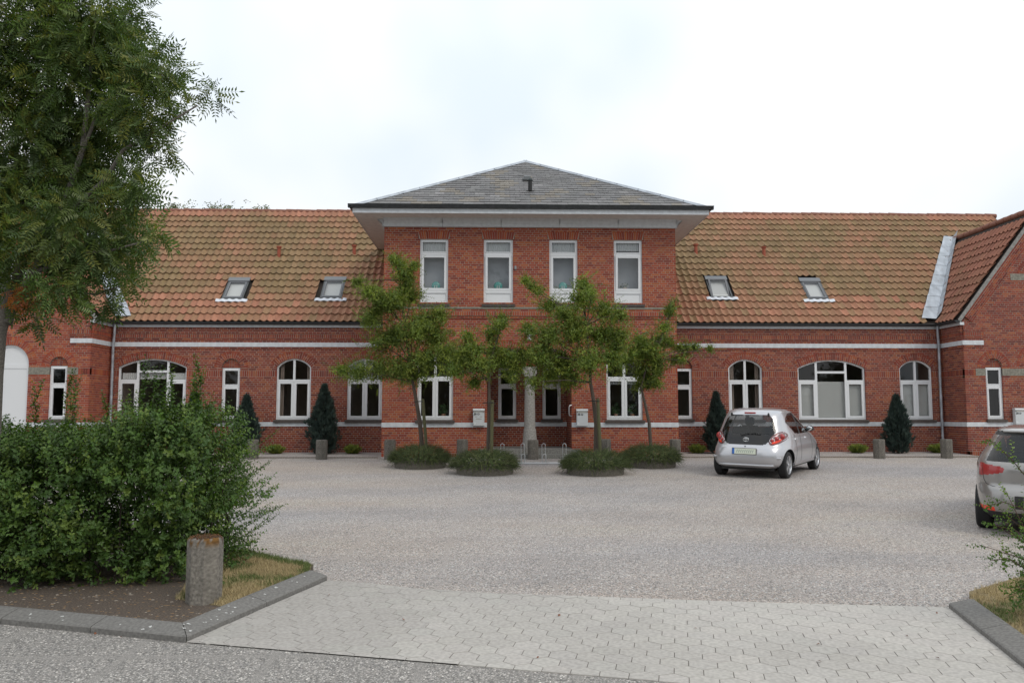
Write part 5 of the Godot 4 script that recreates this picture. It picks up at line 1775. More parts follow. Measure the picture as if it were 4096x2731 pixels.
	for s in [[-4.42, 1.62], [-4.36, 1.5], [-4.0, 1.35], [-3.55, 1.72], [-3.48, 1.6], [-3.32, 1.58], [-3.22, 1.42], [-3.1, 1.55], [-2.98, 1.66], [-2.92, 1.5], [-3.7, 1.36], [-3.85, 1.3], [-2.85, 1.3], [-4.2, 1.34], [-4.6, 1.4], [-3.4, 1.4]]:     # long shoots above the hedge
		var y := 0.85
		var xx: float = s[0] - 0.1
		var zz := rng.randf_range(16.9, 17.4)
		while y < s[1]:
			for k in 3:
				var d := (Vector3(rng.randf_range(-0.35, 0.45), 1, rng.randf_range(-0.3, 0.3))).normalized()
				var ax := d.cross(rand_dir()).normalized()
				tr.append(Transform3D(Basis(ax, d, ax.cross(d)).scaled(Vector3.ONE * rng.randf_range(0.7, 1.0)), Vector3(xx, y, zz) - o))
				tc.append(pick(hgreen) * 1.1)
			y += 0.13
			xx += rng.randf_range(-0.015, 0.03)
	for i in 60:                                      # arching shoots at the open end
		var p := Vector3(-2.82, rng.randf_range(-0.25, 0.85), rng.randf_range(16.3, 17.5))
		var d := Vector3(1, rng.randf_range(0.0, 0.9), rng.randf_range(-0.3, 0.3)).normalized()
		for k in rng.randi_range(1, 4):
			var ax := d.cross(rand_dir()).normalized()
			tr.append(Transform3D(Basis(ax, d, ax.cross(d)).scaled(Vector3.ONE * rng.randf_range(0.55, 0.9)), p - o))
			tc.append(pick(hgreen) * 1.1)
			p += d * 0.12
			d = (d + Vector3(0, 0.1, 0)).normalized()
	many("foliage", shoot, tr, tc, hg)
	for i in 46:
		var x := rng.randf_range(-6.4, -2.85)
		var z := rng.randf_range(16.3, 17.35)
		var p := Vector3(x, gy(z) + 0.02, z) - o
		limb(hg, [p, p + Vector3(rng.randf_range(-0.1, 0.1), 0.5, rng.randf_range(-0.1, 0.1)), p + Vector3(rng.randf_range(-0.2, 0.2), 1.2, rng.randf_range(-0.15, 0.15))], 0.013, 0.005, Color(0.10, 0.075, 0.055), "stem")
	# twigs of a bush standing to the right of the drive
	var bs := thing("bush", "straggling green bush reaching over the dry grass in front of the grey car", "bush", Vector3(4.75, gy(19.0), 19.0))
	o = bs.position
	tr = []
	tc = []
	var twigs := [[Vector3(4.75, -0.3, 19.1), Vector3(4.6, 0.35, 19.0), Vector3(4.50, 0.68, 19.0), Vector3(4.40, 0.81, 19.0), Vector3(4.28, 0.93, 19.0), Vector3(4.20, 1.0, 19.0)], [Vector3(4.75, -0.3, 19.1), Vector3(4.6, 0.2, 19.0), Vector3(4.46, 0.42, 19.0), Vector3(4.3, 0.48, 19.0), Vector3(4.17, 0.45, 19.0)], [Vector3(4.75, -0.4, 19.1), Vector3(4.55, 0.1, 18.9), Vector3(4.37, 0.25, 18.9), Vector3(4.22, 0.28, 18.9)], [Vector3(4.75, -0.45, 19.1), Vector3(4.5, -0.1, 19.0), Vector3(4.30, 0.02, 19.0), Vector3(4.16, 0.0, 19.0)], [Vector3(4.75, -0.5, 19.1), Vector3(4.5, -0.25, 19.0), Vector3(4.3, -0.22, 19.1)], [Vector3(4.75, -0.5, 19.1), Vector3(4.6, 0.2, 18.8), Vector3(4.5, 0.55, 18.7)]]
	for i in 44:
		var e := Vector3(rng.randf_range(4.30, 4.75), rng.randf_range(-0.45, 0.42), rng.randf_range(18.5, 19.4))
		twigs.append([Vector3(4.85, -0.5, 19.1), Vector3(4.8, -0.1, 19.1).lerp(e, 0.5), e])
	for w in twigs:
		var q := []
		for p in w:
			q.append(p - o)
		limb(bs, q, 0.006, 0.002, Color(0.14, 0.08, 0.05), "stem")
		for i in range(1, w.size()):
			for k in 3:
				var p: Vector3 = w[i - 1].lerp(w[i], (k + 0.5) / 3.0)
				if i == 1 and k < 2: continue
				var d: Vector3 = ((w[i] - w[i - 1]).normalized() + rand_dir() * 0.9).normalized()
				var ax := d.cross(rand_dir()).normalized()
				tr.append(Transform3D(Basis(ax, d, ax.cross(d)).scaled(Vector3.ONE * rng.randf_range(0.45, 0.75)), p - o))
				tc.append(pick(hgreen) * 1.15)
	many("foliage", shoot, tr, tc, bs)
	# tree tops showing over the ridge
	var bi := 0
	for w in [[-17.0, -20.0, 12.85, "broad tree behind the tiled ridge, two tufts of its top showing"], [-14.4, -21.0, 13.0, "tree behind the tiled ridge beside the broad one, thin tip showing"]]:
		var t := thing("background_tree", w[3], "tree", Vector3(w[0], 0, w[1]), "trees behind the building")
		limb(t, [Vector3.ZERO, Vector3(0.1, 5, 0), Vector3(0, 11.5, 0)], 0.25, 0.05, Color(0.12, 0.1, 0.08), "trunk")
		var lo := [[0.0, 9.0, 0.0, 2.2], [-0.7, w[2] - 0.25, 0.3, 0.55], [0.9, w[2] - 0.35, -0.2, 0.6], [1.5, w[2] - 0.2, 0.2, 0.4], [0.2, w[2] - 0.9, 0.0, 1.0]]
		var ff := fill_lobes(lo, 160.0, [Color(0.10, 0.12, 0.04), Color(0.13, 0.15, 0.045), Color(0.16, 0.16, 0.05)], 2.0, 0.9, false, true)
		many("crown", haw, ff[0], ff[1], t)
	# trees across the road behind the viewer, mirrored in the window panes
	for i in 9:
		var x := -34.0 + i * 8.2 + rng.randf_range(-1, 1)
		var t := thing("roadside_tree", "tree across the road, seen only as a dark mirror image in the window panes", "tree", Vector3(x, gy(40.0), 46.0 + rng.randf_range(-2, 2)), "trees across the road")
		limb(t, [Vector3.ZERO, Vector3(0.1, 2, 0), Vector3(0, 6, 0)], 0.22, 0.08, Color(0.1, 0.08, 0.06), "trunk")
		var lo := [[0.0, 4.5, 0.0, 3.4], [2.2, 2.8, 0.4, 2.4], [-2.4, 2.9, -0.3, 2.5], [0.4, 7.0, 0.2, 2.3], [0.0, 1.6, 0.5, 2.0]]
		var ff := fill_lobes(lo, 34.0, [Color(0.035, 0.055, 0.022), Color(0.045, 0.065, 0.025)], 7.0, 1.0)
		many("crown", haw, ff[0], ff[1], t)

# ------------------------------------------------------------------ cars
class Shell:            # rings of a car body: rows of [height, rear, front, half width, squareness]
	var rows: Array
	func at(y: float) -> Array:
		var n := rows.size()
		if y <= rows[0][0]: return rows[0]
		if y >= rows[n - 1][0]: return rows[n - 1]
		var i := 0
		while rows[i + 1][0] < y: i += 1
		var t: float = (y - rows[i][0]) / (rows[i + 1][0] - rows[i][0])
		var o := [y]
		for k in range(1, 5):
			var p1: float = rows[i][k]
			var p2: float = rows[i + 1][k]
			var p0: float = rows[max(i - 1, 0)][k]
			var p3: float = rows[min(i + 2, n - 1)][k]
			var v := cubic_interpolate(p1, p2, p0, p3, t)
			o.append(clampf(v, minf(p1, p2) - 0.01, maxf(p1, p2) + 0.01))
		return o
	func ring(y: float, count: int) -> PackedVector3Array:
		var r := at(y)
		var a: float = (r[2] - r[1]) / 2
		var c: float = (r[2] + r[1]) / 2
		var out := PackedVector3Array()
		for i in count:
			var f := TAU * i / count
			var q := pow(pow(absf(cos(f)) / a, r[4]) + pow(absf(sin(f)) / r[3], r[4]), -1.0 / r[4])
			out.append(Vector3(q * sin(f), y, -(c - q * cos(f))))      # starts at the rear, local -z is forward
		return out
	func side(s: float, y: float, sg: float, out := 0.0) -> Vector3:
		var r := at(y)
		var a: float = (r[2] - r[1]) / 2
		var c: float = (r[2] + r[1]) / 2
		return Vector3(sg * (r[3] * pow(maxf(1.0 - pow(absf((s - c) / a), r[4]), 0.0), 1.0 / r[4]) + out), y, -s)
	func rear(w: float, y: float, out := 0.0) -> Vector3:
		var r := at(y)
		var a: float = (r[2] - r[1]) / 2
		var c: float = (r[2] + r[1]) / 2
		return Vector3(w, y, -(c - a * pow(maxf(1.0 - pow(absf(w / r[3]), r[4]), 0.0), 1.0 / r[4])) + out)

func inside(p: Vector2, poly: PackedVector2Array) -> bool:
	return Geometry2D.is_point_in_polygon(p, poly)

func car_body(root: Node3D, sh: Shell, wheels: Array, arch_r: float, sort: Callable, mats: Array, names: Array) -> void:
	var N := 560
	var ys := []
	var y: float = sh.rows[0][0]
	var top: float = sh.rows[sh.rows.size() - 1][0]
	while y < top - 0.004:
		ys.append(y)
		y += 0.0145 if y < top - 0.08 else 0.007
	ys.append(top)
	var rings := []
	for h in ys:
		var r := sh.ring(h, N)
		for i in N:
			var p := r[i]
			for w in wheels:
				if absf(p.x) < 0.45: continue
				var d := Vector2(-p.z - w.x, p.y - w.y)
				if absf(d.length() - arch_r) < 0.016:
					d = d.normalized() * arch_r
					r[i] = Vector3(p.x, w.y + d.y, -(w.x + d.x))
		rings.append(r)
	var flat := PackedVector3Array()
	for r in rings: flat.append_array(r)
	var nrm := PackedVector3Array()
	nrm.resize(flat.size())
	var H := rings.size()
	for j in H - 1:
		for i in N:
			var a := j * N + i
			var b := j * N + (i + 1) % N
			var nn := (flat[b + N] - flat[a]).cross(flat[a + N] - flat[b])
			nrm[a] += nn; nrm[b] += nn; nrm[a + N] += nn; nrm[b + N] += nn
	for k in nrm.size(): nrm[k] = nrm[k].normalized() if nrm[k].length() > 1e-12 else Vector3.UP
	for i in N: nrm[(H - 1) * N + i] = Vector3.UP
	var bufs := []
	for m in mats: bufs.append(Buf.new())
	for j in H - 1:
		for i in N:
			var a := j * N + i
			var b := j * N + (i + 1) % N
			var q := [a, b, b + N, a + N]
			var c := (flat[a] + flat[b] + flat[b + N] + flat[a + N]) / 4
			var cut := false
			for w in wheels:
				if absf(c.x) > 0.4 and Vector2(-c.z - w.x, c.y - w.y).length() < arch_r - 0.002: cut = true
			if cut: continue
			var k: int = sort.call(-c.z, c.x, c.y)
			var bf: Buf = bufs[k]
			var s := bf.v.size()
			for e in q:
				bf.v.append(flat[e]); bf.n.append(nrm[e]); bf.c.append(Color.WHITE)
			bf.ix.append_array(PackedInt32Array([s, s + 2, s + 1, s, s + 3, s + 2]))
	var cap: Buf = bufs[0]
	var last: PackedVector3Array = rings[H - 1]
	var cen := Vector3.ZERO
	for p in last: cen += p / N
	var s0 := cap.v.size()
	cap.v.append(cen); cap.n.append(Vector3.UP); cap.c.append(Color.WHITE)
	for i in N:
		cap.v.append(last[i]); cap.n.append(Vector3.UP); cap.c.append(Color.WHITE)
	for i in N:
		cap.ix.append_array(PackedInt32Array([s0, s0 + 1 + (i + 1) % N, s0 + 1 + i]))
	for k in mats.size():
		if bufs[k].v.size(): part(names[k], bufs[k], mats[k], root)

func car_wheel(root: Node3D, at: Vector3, sg: float, R: float, W: float, spokes: int) -> void:
	var b := Buf.new()
	var t := Transform3D(Basis(Vector3(0, 1, 0), Vector3(sg, 0, 0), Vector3(0, 0, sg)).orthonormalized(), at)
	t.basis = Basis(Vector3(0, 0, -1), Vector3(sg, 0, 0), Vector3(0, 1, 0) * 1.0)
	b.lathe([Vector2(R * 0.66, -W / 2), Vector2(R * 0.93, -W / 2), Vector2(R * 0.985, -W * 0.42), Vector2(R, -W * 0.3), Vector2(R, W * 0.3), Vector2(R * 0.985, W * 0.42), Vector2(R * 0.93, W / 2), Vector2(R * 0.70, W / 2), Vector2(R * 0.665, W * 0.42)], 40, t, Color.WHITE)
	var w := part("wheel", b, M.tyre, root)
	var r := Buf.new()
	r.lathe([Vector2(R * 0.70, W * 0.49), Vector2(R * 0.68, W * 0.51), Vector2(R * 0.63, W * 0.47), Vector2(R * 0.61, W * 0.1)], 40, t, Color.WHITE)
	for i in spokes:
		var a := TAU * i / spokes
		var sp := t * Transform3D(Basis(Vector3(0, 1, 0), a), Vector3.ZERO)
		var hw := R * 0.13
		var ih := R * 0.17
		for face in [[W * 0.44, W * 0.47]]:
			r.quad(sp * Vector3(R * 0.08, face[0], -ih * 0.6), sp * Vector3(R * 0.64, face[1], -hw), sp * Vector3(R * 0.64, face[1], hw), sp * Vector3(R * 0.08, face[0], ih * 0.6), Color.WHITE)
			for z in [-1, 1]:
				r.quad(sp * Vector3(R * 0.08, face[0], z * ih * 0.6), sp * Vector3(R * 0.64, face[1], z * hw), sp * Vector3(R * 0.64, face[1] - 0.03, z * hw), sp * Vector3(R * 0.08, face[0] - 0.03, z * ih * 0.6), Color.WHITE)
	r.lathe([Vector2(R * 0.15, W * 0.4), Vector2(R * 0.14, W * 0.47), Vector2(0.001, W * 0.485)], 16, t, Color.WHITE)
	part("rim", r, mat(lin(0.55, 0.56, 0.58), 0.3, 0.85), w)
	var d := Buf.new()
	d.lathe([Vector2(R * 0.66, W * 0.05), Vector2(0.001, W * 0.05)], 24, t, Color.WHITE)
	part("brake_disc", d, mat(lin(0.03, 0.03, 0.032), 0.7), w)

func car_root(called: String, label: String, at: Vector3, fwd: Vector3, k: float) -> Node3D:
	var r := thing(called, label, "car", at, "cars parked on the gravel")
	var up := Vector3(0, 1, 0.035).normalized()
	var f := (fwd - up * fwd.dot(up)).normalized()
	r.basis = Basis(f.cross(up), up, -f).scaled_local(Vector3.ONE * k)
	return r

func line_on(b: Buf, pts: Array, r: float, col: Color) -> void:
	var rad := []
	for p in pts: rad.append(r)
	b.tube(pts, rad, 5, col)

func ell(root: Node3D, called: String, at: Vector3, size: Vector3, m: Material, turn := Vector3.ZERO, seg := 20) -> MeshInstance3D:
	var b := Buf.new()
	b.ball(Transform3D(Basis.from_euler(turn) * Basis.from_scale(size), at), Color.WHITE, seg)
	return part(called, b, m, root)

func plate_on(root: Node3D, t: Transform3D, w: float, h: float) -> void:
	var b := Buf.new()
	b.cbox(Vector3(-w / 2 - 0.012, -h / 2 - 0.012, -0.012), Vector3(w / 2 + 0.012, h / 2 + 0.012, 0.004), 0.003, Color.WHITE, t)
	var p := part("number_plate", b, mat(lin(0.10, 0.085, 0.075), 0.5), root)
	var f := Buf.new()
	f.box(Vector3(-w / 2 + 0.045, -h / 2, 0.004), Vector3(w / 2, h / 2, 0.007), Color.WHITE, t)
	part("plate_face", f, M.plate, p)
	var e := Buf.new()
	e.box(Vector3(-w / 2, -h / 2, 0.004), Vector3(-w / 2 + 0.045, h / 2, 0.0072), Color.WHITE, t)
	part("blue_strip", e, M.euroblue, p)
	var g := Buf.new()
	for i in 9:                                       # the smeared, unreadable characters
		var x := -w / 2 + 0.08 + i * (w - 0.12) / 9.0
		g.slab(PackedVector2Array([Vector2(x, -h * 0.28), Vector2(x + 0.018, -h * 0.28), Vector2(x + 0.045, h * 0.26), Vector2(x + 0.02, h * 0.28)]), t, 0.006, 0.0085 , Color.WHITE, false)
	part("smear", g, mat(lin(0.40, 0.45, 0.38), 0.5), p)

func make_cars() -> void:
	rng.seed = 501
	var silver := mat(lin(0.50, 0.50, 0.52), 0.28, 0.55)
	silver.clearcoat_enabled = true
	silver.clearcoat = 0.8
	silver.clearcoat_roughness = 0.05
	# small silver hatchback
	var sh := Shell.new()
	sh.rows = [[0.20, 0.16, 3.22, 0.71, 5.0], [0.28, 0.06, 3.34, 0.785, 5.2], [0.36, 0.015, 3.40, 0.81, 5.2], [0.46, 0.0, 3.41, 0.822, 5.0], [0.55, 0.012, 3.40, 0.825, 4.8], [0.63, 0.045, 3.36, 0.822, 4.6], [0.70, 0.10, 3.28, 0.812, 4.4], [0.78, 0.135, 3.12, 0.80, 4.2], [0.86, 0.165, 2.90, 0.79, 4.1], [0.93, 0.195, 2.66, 0.775, 4.0], [1.02, 0.235, 2.46, 0.745, 4.0], [1.12, 0.28, 2.27, 0.708, 3.9], [1.22, 0.335, 2.07, 0.668, 4.0], [1.31, 0.395, 1.88, 0.63, 4.0], [1.37, 0.45, 1.74, 0.60, 3.8], [1.41, 0.51, 1.62, 0.56, 3.4], [1.44, 0.62, 1.50, 0.49, 3.0], [1.458, 0.80, 1.36, 0.38, 2.6], [1.465, 1.0, 1.2, 0.15, 2.2]]
	var K := 1.045
	var fw := Vector3(0.58, 0, -0.816).normalized()
	var rt := Vector3(0.816, 0, 0.58)
	var axle := Vector3(5.93, gy(7.155), 7.155)
	var c := car_root("parked_car", "small silver hatchback with black glass tailgate parked before the round headed window", axle - fw * 0.57 * K + Vector3(0, -0.02, 0), fw, K)
	var wheels := [Vector2(0.57, 0.28), Vector2(2.91, 0.28)]
	var side_win := PackedVector2Array([Vector2(0.70, 1.17), Vector2(1.05, 0.925), Vector2(1.4, 0.91), Vector2(2.36, 0.915), Vector2(2.05, 1.14), Vector2(1.72, 1.325), Vector2(1.4, 1.365), Vector2(1.05, 1.345), Vector2(0.82, 1.275)])
	var hatch := PackedVector2Array([Vector2(-0.42, 1.325), Vector2(-0.50, 1.24), Vector2(-0.585, 0.99), Vector2(-0.54, 0.86), Vector2(-0.44, 0.74), Vector2(-0.36, 0.705), Vector2(0.36, 0.705), Vector2(0.44, 0.74), Vector2(0.54, 0.86), Vector2(0.585, 0.99), Vector2(0.50, 1.24), Vector2(0.42, 1.325)])
	var shield := PackedVector2Array([Vector2(-0.60, 0.97), Vector2(0.60, 0.97), Vector2(0.47, 1.345), Vector2(-0.47, 1.345)])
	var sort := func(s: float, w: float, y: float) -> int:
		if s < 0.75 and inside(Vector2(w, y), hatch): return 2 if y < 0.93 else 1
		if absf(w) > 0.52 and s > 0.55 and s < 2.5 and inside(Vector2(s, y), side_win): return 3 if absf(s - 1.42 - (y - 1.1) * 0.12) < 0.045 else 1
		if s > 1.5 and y > 0.96 and inside(Vector2(w, y), shield): return 1
		return 4 if y < 0.235 else 0
	car_body(c, sh, wheels, 0.335, sort, [silver, M.carglass, M.blackgloss, M.black, M.black], ["body", "window_glass", "tailgate_panel", "door_pillar", "lower_skirt"])
	var ub := Buf.new()
	ub.box(Vector3(-0.56, 0.17, -3.15), Vector3(0.56, 0.72, -0.2), Color.WHITE)
	part("underbody", ub, M.black, c)
	for w in [[0.69, 0.57, 1.0], [-0.69, 0.57, -1.0], [0.69, 2.91, 1.0], [-0.69, 2.91, -1.0]]:
		car_wheel(c, Vector3(w[0], 0.28, -w[1]), w[2], 0.28, 0.175, 5)
	for s in [-1.0, 1.0]:
		var tl := Buf.new()
		var pts := []
		var poly := []
		var cw := 0.625
		var cy := 0.845
		var m := 26
		var rowz := []
		for ri in [0.0, 0.45, 0.8, 1.0]:
			var r := PackedVector3Array()
			for i in m:
				var f := TAU * i / m
				var ww: float = cw + 0.15 * ri * cos(f) * (1.0 if cos(f) > 0 else 1.0)
				var yy: float = cy + 0.125 * ri * sin(f) + 0.07 * ri * cos(f)
				var p := sh.rear(minf(ww, 0.778), yy, 0.028 * (1.0 - ri * ri) + 0.004)
				r.append(Vector3(p.x * s, p.y, p.z))
			rowz.append(r)
		if s > 0: rowz.reverse()
		tl.sheet(rowz, Color.WHITE, true)
		var lamp := part("tail_light", tl, M.lensclear, c)
		for q in [[0.535, 0.80, 0.040], [0.60, 0.835, 0.056], [0.675, 0.875, 0.070]]:
			var bp := sh.rear(q[0], q[1], 0.012)
			ell(lamp, "lens", Vector3(bp.x * s, bp.y, bp.z - 0.02), Vector3(q[2], q[2], 0.05), M.lens)
			var rg := Buf.new()
			var loop := []
			for i in 21:
				var f := TAU * i / 20
				var e := sh.rear(minf(q[0] + (q[2] + 0.004) * cos(f), 0.776), q[1] + (q[2] + 0.004) * sin(f), 0.022)
				loop.append(Vector3(e.x * s, e.y, e.z))
			line_on(rg, loop, 0.006, Color.WHITE)
			part("ring", rg, M.chrome, lamp)
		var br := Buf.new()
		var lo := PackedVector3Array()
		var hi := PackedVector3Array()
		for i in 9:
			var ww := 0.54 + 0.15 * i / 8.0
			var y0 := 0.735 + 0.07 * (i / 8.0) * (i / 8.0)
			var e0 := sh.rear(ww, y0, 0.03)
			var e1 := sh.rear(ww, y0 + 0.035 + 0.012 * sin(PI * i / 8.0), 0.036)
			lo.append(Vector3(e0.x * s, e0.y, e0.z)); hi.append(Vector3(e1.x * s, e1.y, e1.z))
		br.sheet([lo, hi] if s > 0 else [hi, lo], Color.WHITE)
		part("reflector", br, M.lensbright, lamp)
		# bumper inlay
		var inl := sh.rear(0.66, 0.44, 0.002)
		ell(c, "bumper_inlay", Vector3(inl.x * s, inl.y, inl.z), Vector3(0.085, 0.026, 0.012), silver, Vector3(0, s * 0.25, 0))
		ell(c, "side_mirror", sh.side(2.18, 0.99, s, 0.10), Vector3(0.09, 0.07, 0.075), M.blackgloss)
		var mg := Buf.new()
		var mp := sh.side(2.18, 0.99, s, 0.10) + Vector3(0, 0, 0.066)
		mg.ball(Transform3D(Basis.from_scale(Vector3(0.07, 0.052, 0.012)), mp), Color.WHITE, 16)
		part("mirror_glass", mg, M.chrome, c)
		for h in [[1.02, 0.80], [1.78, 0.80]]:
			ell(c, "door_handle", sh.side(h[0], h[1], s, 0.004), Vector3(0.016, 0.028, 0.032), M.chrome)
		var seam := Buf.new()
		for q in [[0.98, 0.30, 0.92], [2.30, 0.32, 0.90], [1.40, 0.30, 0.90]]:
			var pts2 := []
			for i in 13:
				pts2.append(sh.side(q[0] + (0.06 * sin(i / 12.0 * PI) if q[0] < 1.2 else 0.0), lerpf(q[1], q[2], i / 12.0), s, 0.0005))
			line_on(seam, pts2, 0.003, Color.WHITE)
		part("door_seam", seam, M.black, c)
		ell(c, "tailgate_hinge", sh.rear(0.40 * s, 1.335, 0.02) + Vector3(0, 0, 0.0), Vector3(0.022, 0.042, 0.03), M.black)
	var bl := Buf.new()
	bl.cbox(Vector3(-0.12, -0.014, 0), Vector3(0.12, 0.014, 0.03), 0.006, Color.WHITE, Transform3D(Basis(), sh.rear(0.0, 1.372, -0.004)))
	part("brake_light", bl, M.lens, c)
	var lip := Buf.new()
	var lps := []
	for i in 21:
		lps.append(sh.rear(lerpf(-0.58, 0.58, i / 20.0), 0.285, 0.012))
	line_on(lip, lps, 0.026, Color.WHITE)
	part("bumper_lip", lip, silver, c)
	var sk := Buf.new()
	for s in [-1.0, 1.0]:
		var q := []
		for i in 13: q.append(sh.side(lerpf(0.92, 2.55, i / 12.0), 0.275, s, -0.005))
		line_on(sk, q, 0.035, Color.WHITE)
	part("side_sill", sk, silver, c)
	var pr := sh.rear(0.0, 0.575, 0.02)
	plate_on(c, Transform3D(Basis(Vector3.RIGHT, -0.12), pr), 0.50, 0.115)
	ell(c, "tailgate_lock", sh.rear(0.0, 0.672, 0.004), Vector3(0.016, 0.016, 0.01), M.black)
	var eb := Buf.new()
	var ec := sh.rear(0.0, 0.815, 0.012)
	for o in [[0.062, 0.042, 0.0, 0.0], [0.018, 0.040, 0.0, 0.0], [0.046, 0.014, 0.0, 0.018]]:
		var lp := []
		for i in 25:
			var f := TAU * i / 24
			lp.append(ec + Vector3(o[0] * cos(f) + o[2], o[1] * sin(f) + o[3], 0.0))
		line_on(eb, lp, 0.0055, Color.WHITE)
	part("emblem", eb, M.chrome, c)
	var wp := Buf.new()
	line_on(wp, [sh.rear(-0.12, 0.90, 0.03), sh.rear(-0.02, 0.94, 0.035), sh.rear(0.14, 0.945, 0.035), sh.rear(0.30, 0.935, 0.03)], 0.008, Color.WHITE)
	part("wiper", wp, M.black, c)
	var cloth := mat(lin(0.02, 0.021, 0.023), 0.95)
	for s in [[-0.30, 1.35], [0.30, 1.35], [-0.30, 0.72], [0.30, 0.72]]:
		var st := Buf.new()
		var t := Transform3D(Basis(Vector3.RIGHT, 0.2), Vector3(s[0], 0.70, -s[1]))
		st.cbox(Vector3(-0.21, -0.2, -0.12), Vector3(0.21, 0.34, 0.0), 0.05, Color.WHITE, t)
		if s[1] > 1.0: st.cbox(Vector3(-0.10, 0.36, -0.10), Vector3(0.10, 0.54, -0.02), 0.03, Color.WHITE, t)
		part("seat", st, cloth, c)
	# grey hatchback cut by the frame
	var grey := mat(lin(0.30, 0.29, 0.28), 0.3, 0.5)
	grey.clearcoat_enabled = true
	grey.clearcoat_roughness = 0.05
	var s2 := Shell.new()
	s2.rows = [[0.20, 0.22, 4.05, 0.78, 4.4], [0.28, 0.10, 4.16, 0.85, 4.4], [0.36, 0.03, 4.22, 0.88, 4.4], [0.46, 0.0, 4.25, 0.892, 4.4], [0.56, 0.005, 4.25, 0.895, 4.4], [0.63, 0.03, 4.22, 0.895, 4.4], [0.665, 0.07, 4.18, 0.893, 4.6], [0.70, 0.095, 4.1, 0.89, 4.8], [0.80, 0.10, 3.9, 0.88, 5.0], [0.90, 0.105, 3.6, 0.87, 5.0], [0.96, 0.12, 3.35, 0.855, 5.0], [1.02, 0.15, 3.1, 0.83, 4.8], [1.12, 0.22, 2.85, 0.77, 4.6], [1.22, 0.30, 2.6, 0.705, 4.5], [1.32, 0.38, 2.3, 0.645, 4.4], [1.38, 0.42, 2.1, 0.61, 4.0], [1.42, 0.47, 1.9, 0.57, 3.4], [1.45, 0.65, 1.7, 0.48, 3.0], [1.465, 0.95, 1.45, 0.25, 2.4]]
	var contact := Vector3(7.14, 0, 13.95)
	var org := contact + rt * 0.78 - fw * 0.86
	org.y = gy(org.z)
	var g := car_root("parked_car", "grey hatchback with red wedge tail light standing behind the roadside twigs", org, fw, 1.0)
	var wh2 := [Vector2(0.86, 0.315), Vector2(3.49, 0.315)]
	var rw := PackedVector2Array([Vector2(-0.70, 1.0), Vector2(0.70, 1.0), Vector2(0.55, 1.345), Vector2(-0.55, 1.345)])
	var sw := PackedVector2Array([Vector2(0.72, 1.08), Vector2(0.95, 0.98), Vector2(2.9, 0.96), Vector2(2.2, 1.34), Vector2(1.0, 1.36), Vector2(0.80, 1.28)])
	var lt := PackedVector2Array([Vector2(0.95, 0.795), Vector2(0.95, 0.955), Vector2(0.74, 0.965), Vector2(0.50, 0.93), Vector2(0.475, 0.895), Vector2(0.505, 0.855), Vector2(0.74, 0.80)])
	var sort2 := func(s: float, w: float, y: float) -> int:
		if s < 0.7 and inside(Vector2(w, y), rw): return 1
		if s < 0.75 and y > 1.345 and y < 1.395 and absf(w) < 0.6: return 2
		if absf(w) > 0.5 and s > 0.6 and s < 3.0 and inside(Vector2(s, y), sw): return 1
		if s > 1.8 and y > 1.0 and y < 1.36 and absf(w) < 0.6: return 1
		if s < 0.42 and inside(Vector2(absf(w), y), lt): return 3
		if s < 0.4 and absf(w) < 0.36 and y > 0.39 and y < 0.56: return 2
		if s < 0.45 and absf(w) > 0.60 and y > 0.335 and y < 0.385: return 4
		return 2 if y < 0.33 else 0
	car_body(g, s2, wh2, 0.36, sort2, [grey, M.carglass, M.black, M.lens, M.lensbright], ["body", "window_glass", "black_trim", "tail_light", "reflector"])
	ub = Buf.new()
	ub.box(Vector3(-0.62, 0.17, -3.8), Vector3(0.62, 0.75, -0.25), Color.WHITE)
	part("underbody", ub, M.black, g)
	for w in [[0.77, 0.86, 1.0], [-0.77, 0.86, -1.0], [0.77, 3.49, 1.0], [-0.77, 3.49, -1.0]]:
		car_wheel(g, Vector3(w[0], 0.315, -w[1]), w[2], 0.315, 0.205, 5)
	var sp := Buf.new()
	var spl := []
	for i in 15: spl.append(s2.rear(lerpf(-0.56, 0.56, i / 14.0), 1.40, 0.03))
	line_on(sp, spl, 0.02, Color.WHITE)
	part("spoiler", sp, grey, g)
	plate_on(g, Transform3D(Basis(Vector3.RIGHT, -0.05), s2.rear(0.0, 0.475, 0.012)), 0.50, 0.115)
	var se := Buf.new()
	for s in [-1.0, 1.0]:
		var q := []
		for e in [[0.74, 0.80], [0.73, 0.74], [0.70, 0.69], [0.62, 0.665], [0.5, 0.655], [0.2, 0.652], [0.0, 0.652]]: q.append(s2.rear(e[0] * s, e[1], 0.001))
		line_on(se, q, 0.004, Color.WHITE)
		var l2 := []
		for e in [[0.74, 0.80], [0.745, 0.88], [0.74, 0.96]]: l2.append(s2.rear(e[0] * s, e[1], 0.001))
		line_on(se, l2, 0.004, Color.WHITE)
	part("tailgate_seam", se, M.black, g)
	for s in [[-0.36, 1.75], [0.36, 1.75], [-0.36, 0.95], [0.36, 0.95]]:
		var st := Buf.new()
		var t := Transform3D(Basis(Vector3.RIGHT, 0.2), Vector3(s[0], 0.72, -s[1]))
		st.cbox(Vector3(-0.24, -0.2, -0.12), Vector3(0.24, 0.36, 0.0), 0.05, Color.WHITE, t)
		st.cbox(Vector3(-0.12, 0.38, -0.10), Vector3(0.12, 0.56, -0.02), 0.03, Color.WHITE, t)
		part("seat", st, cloth, g)

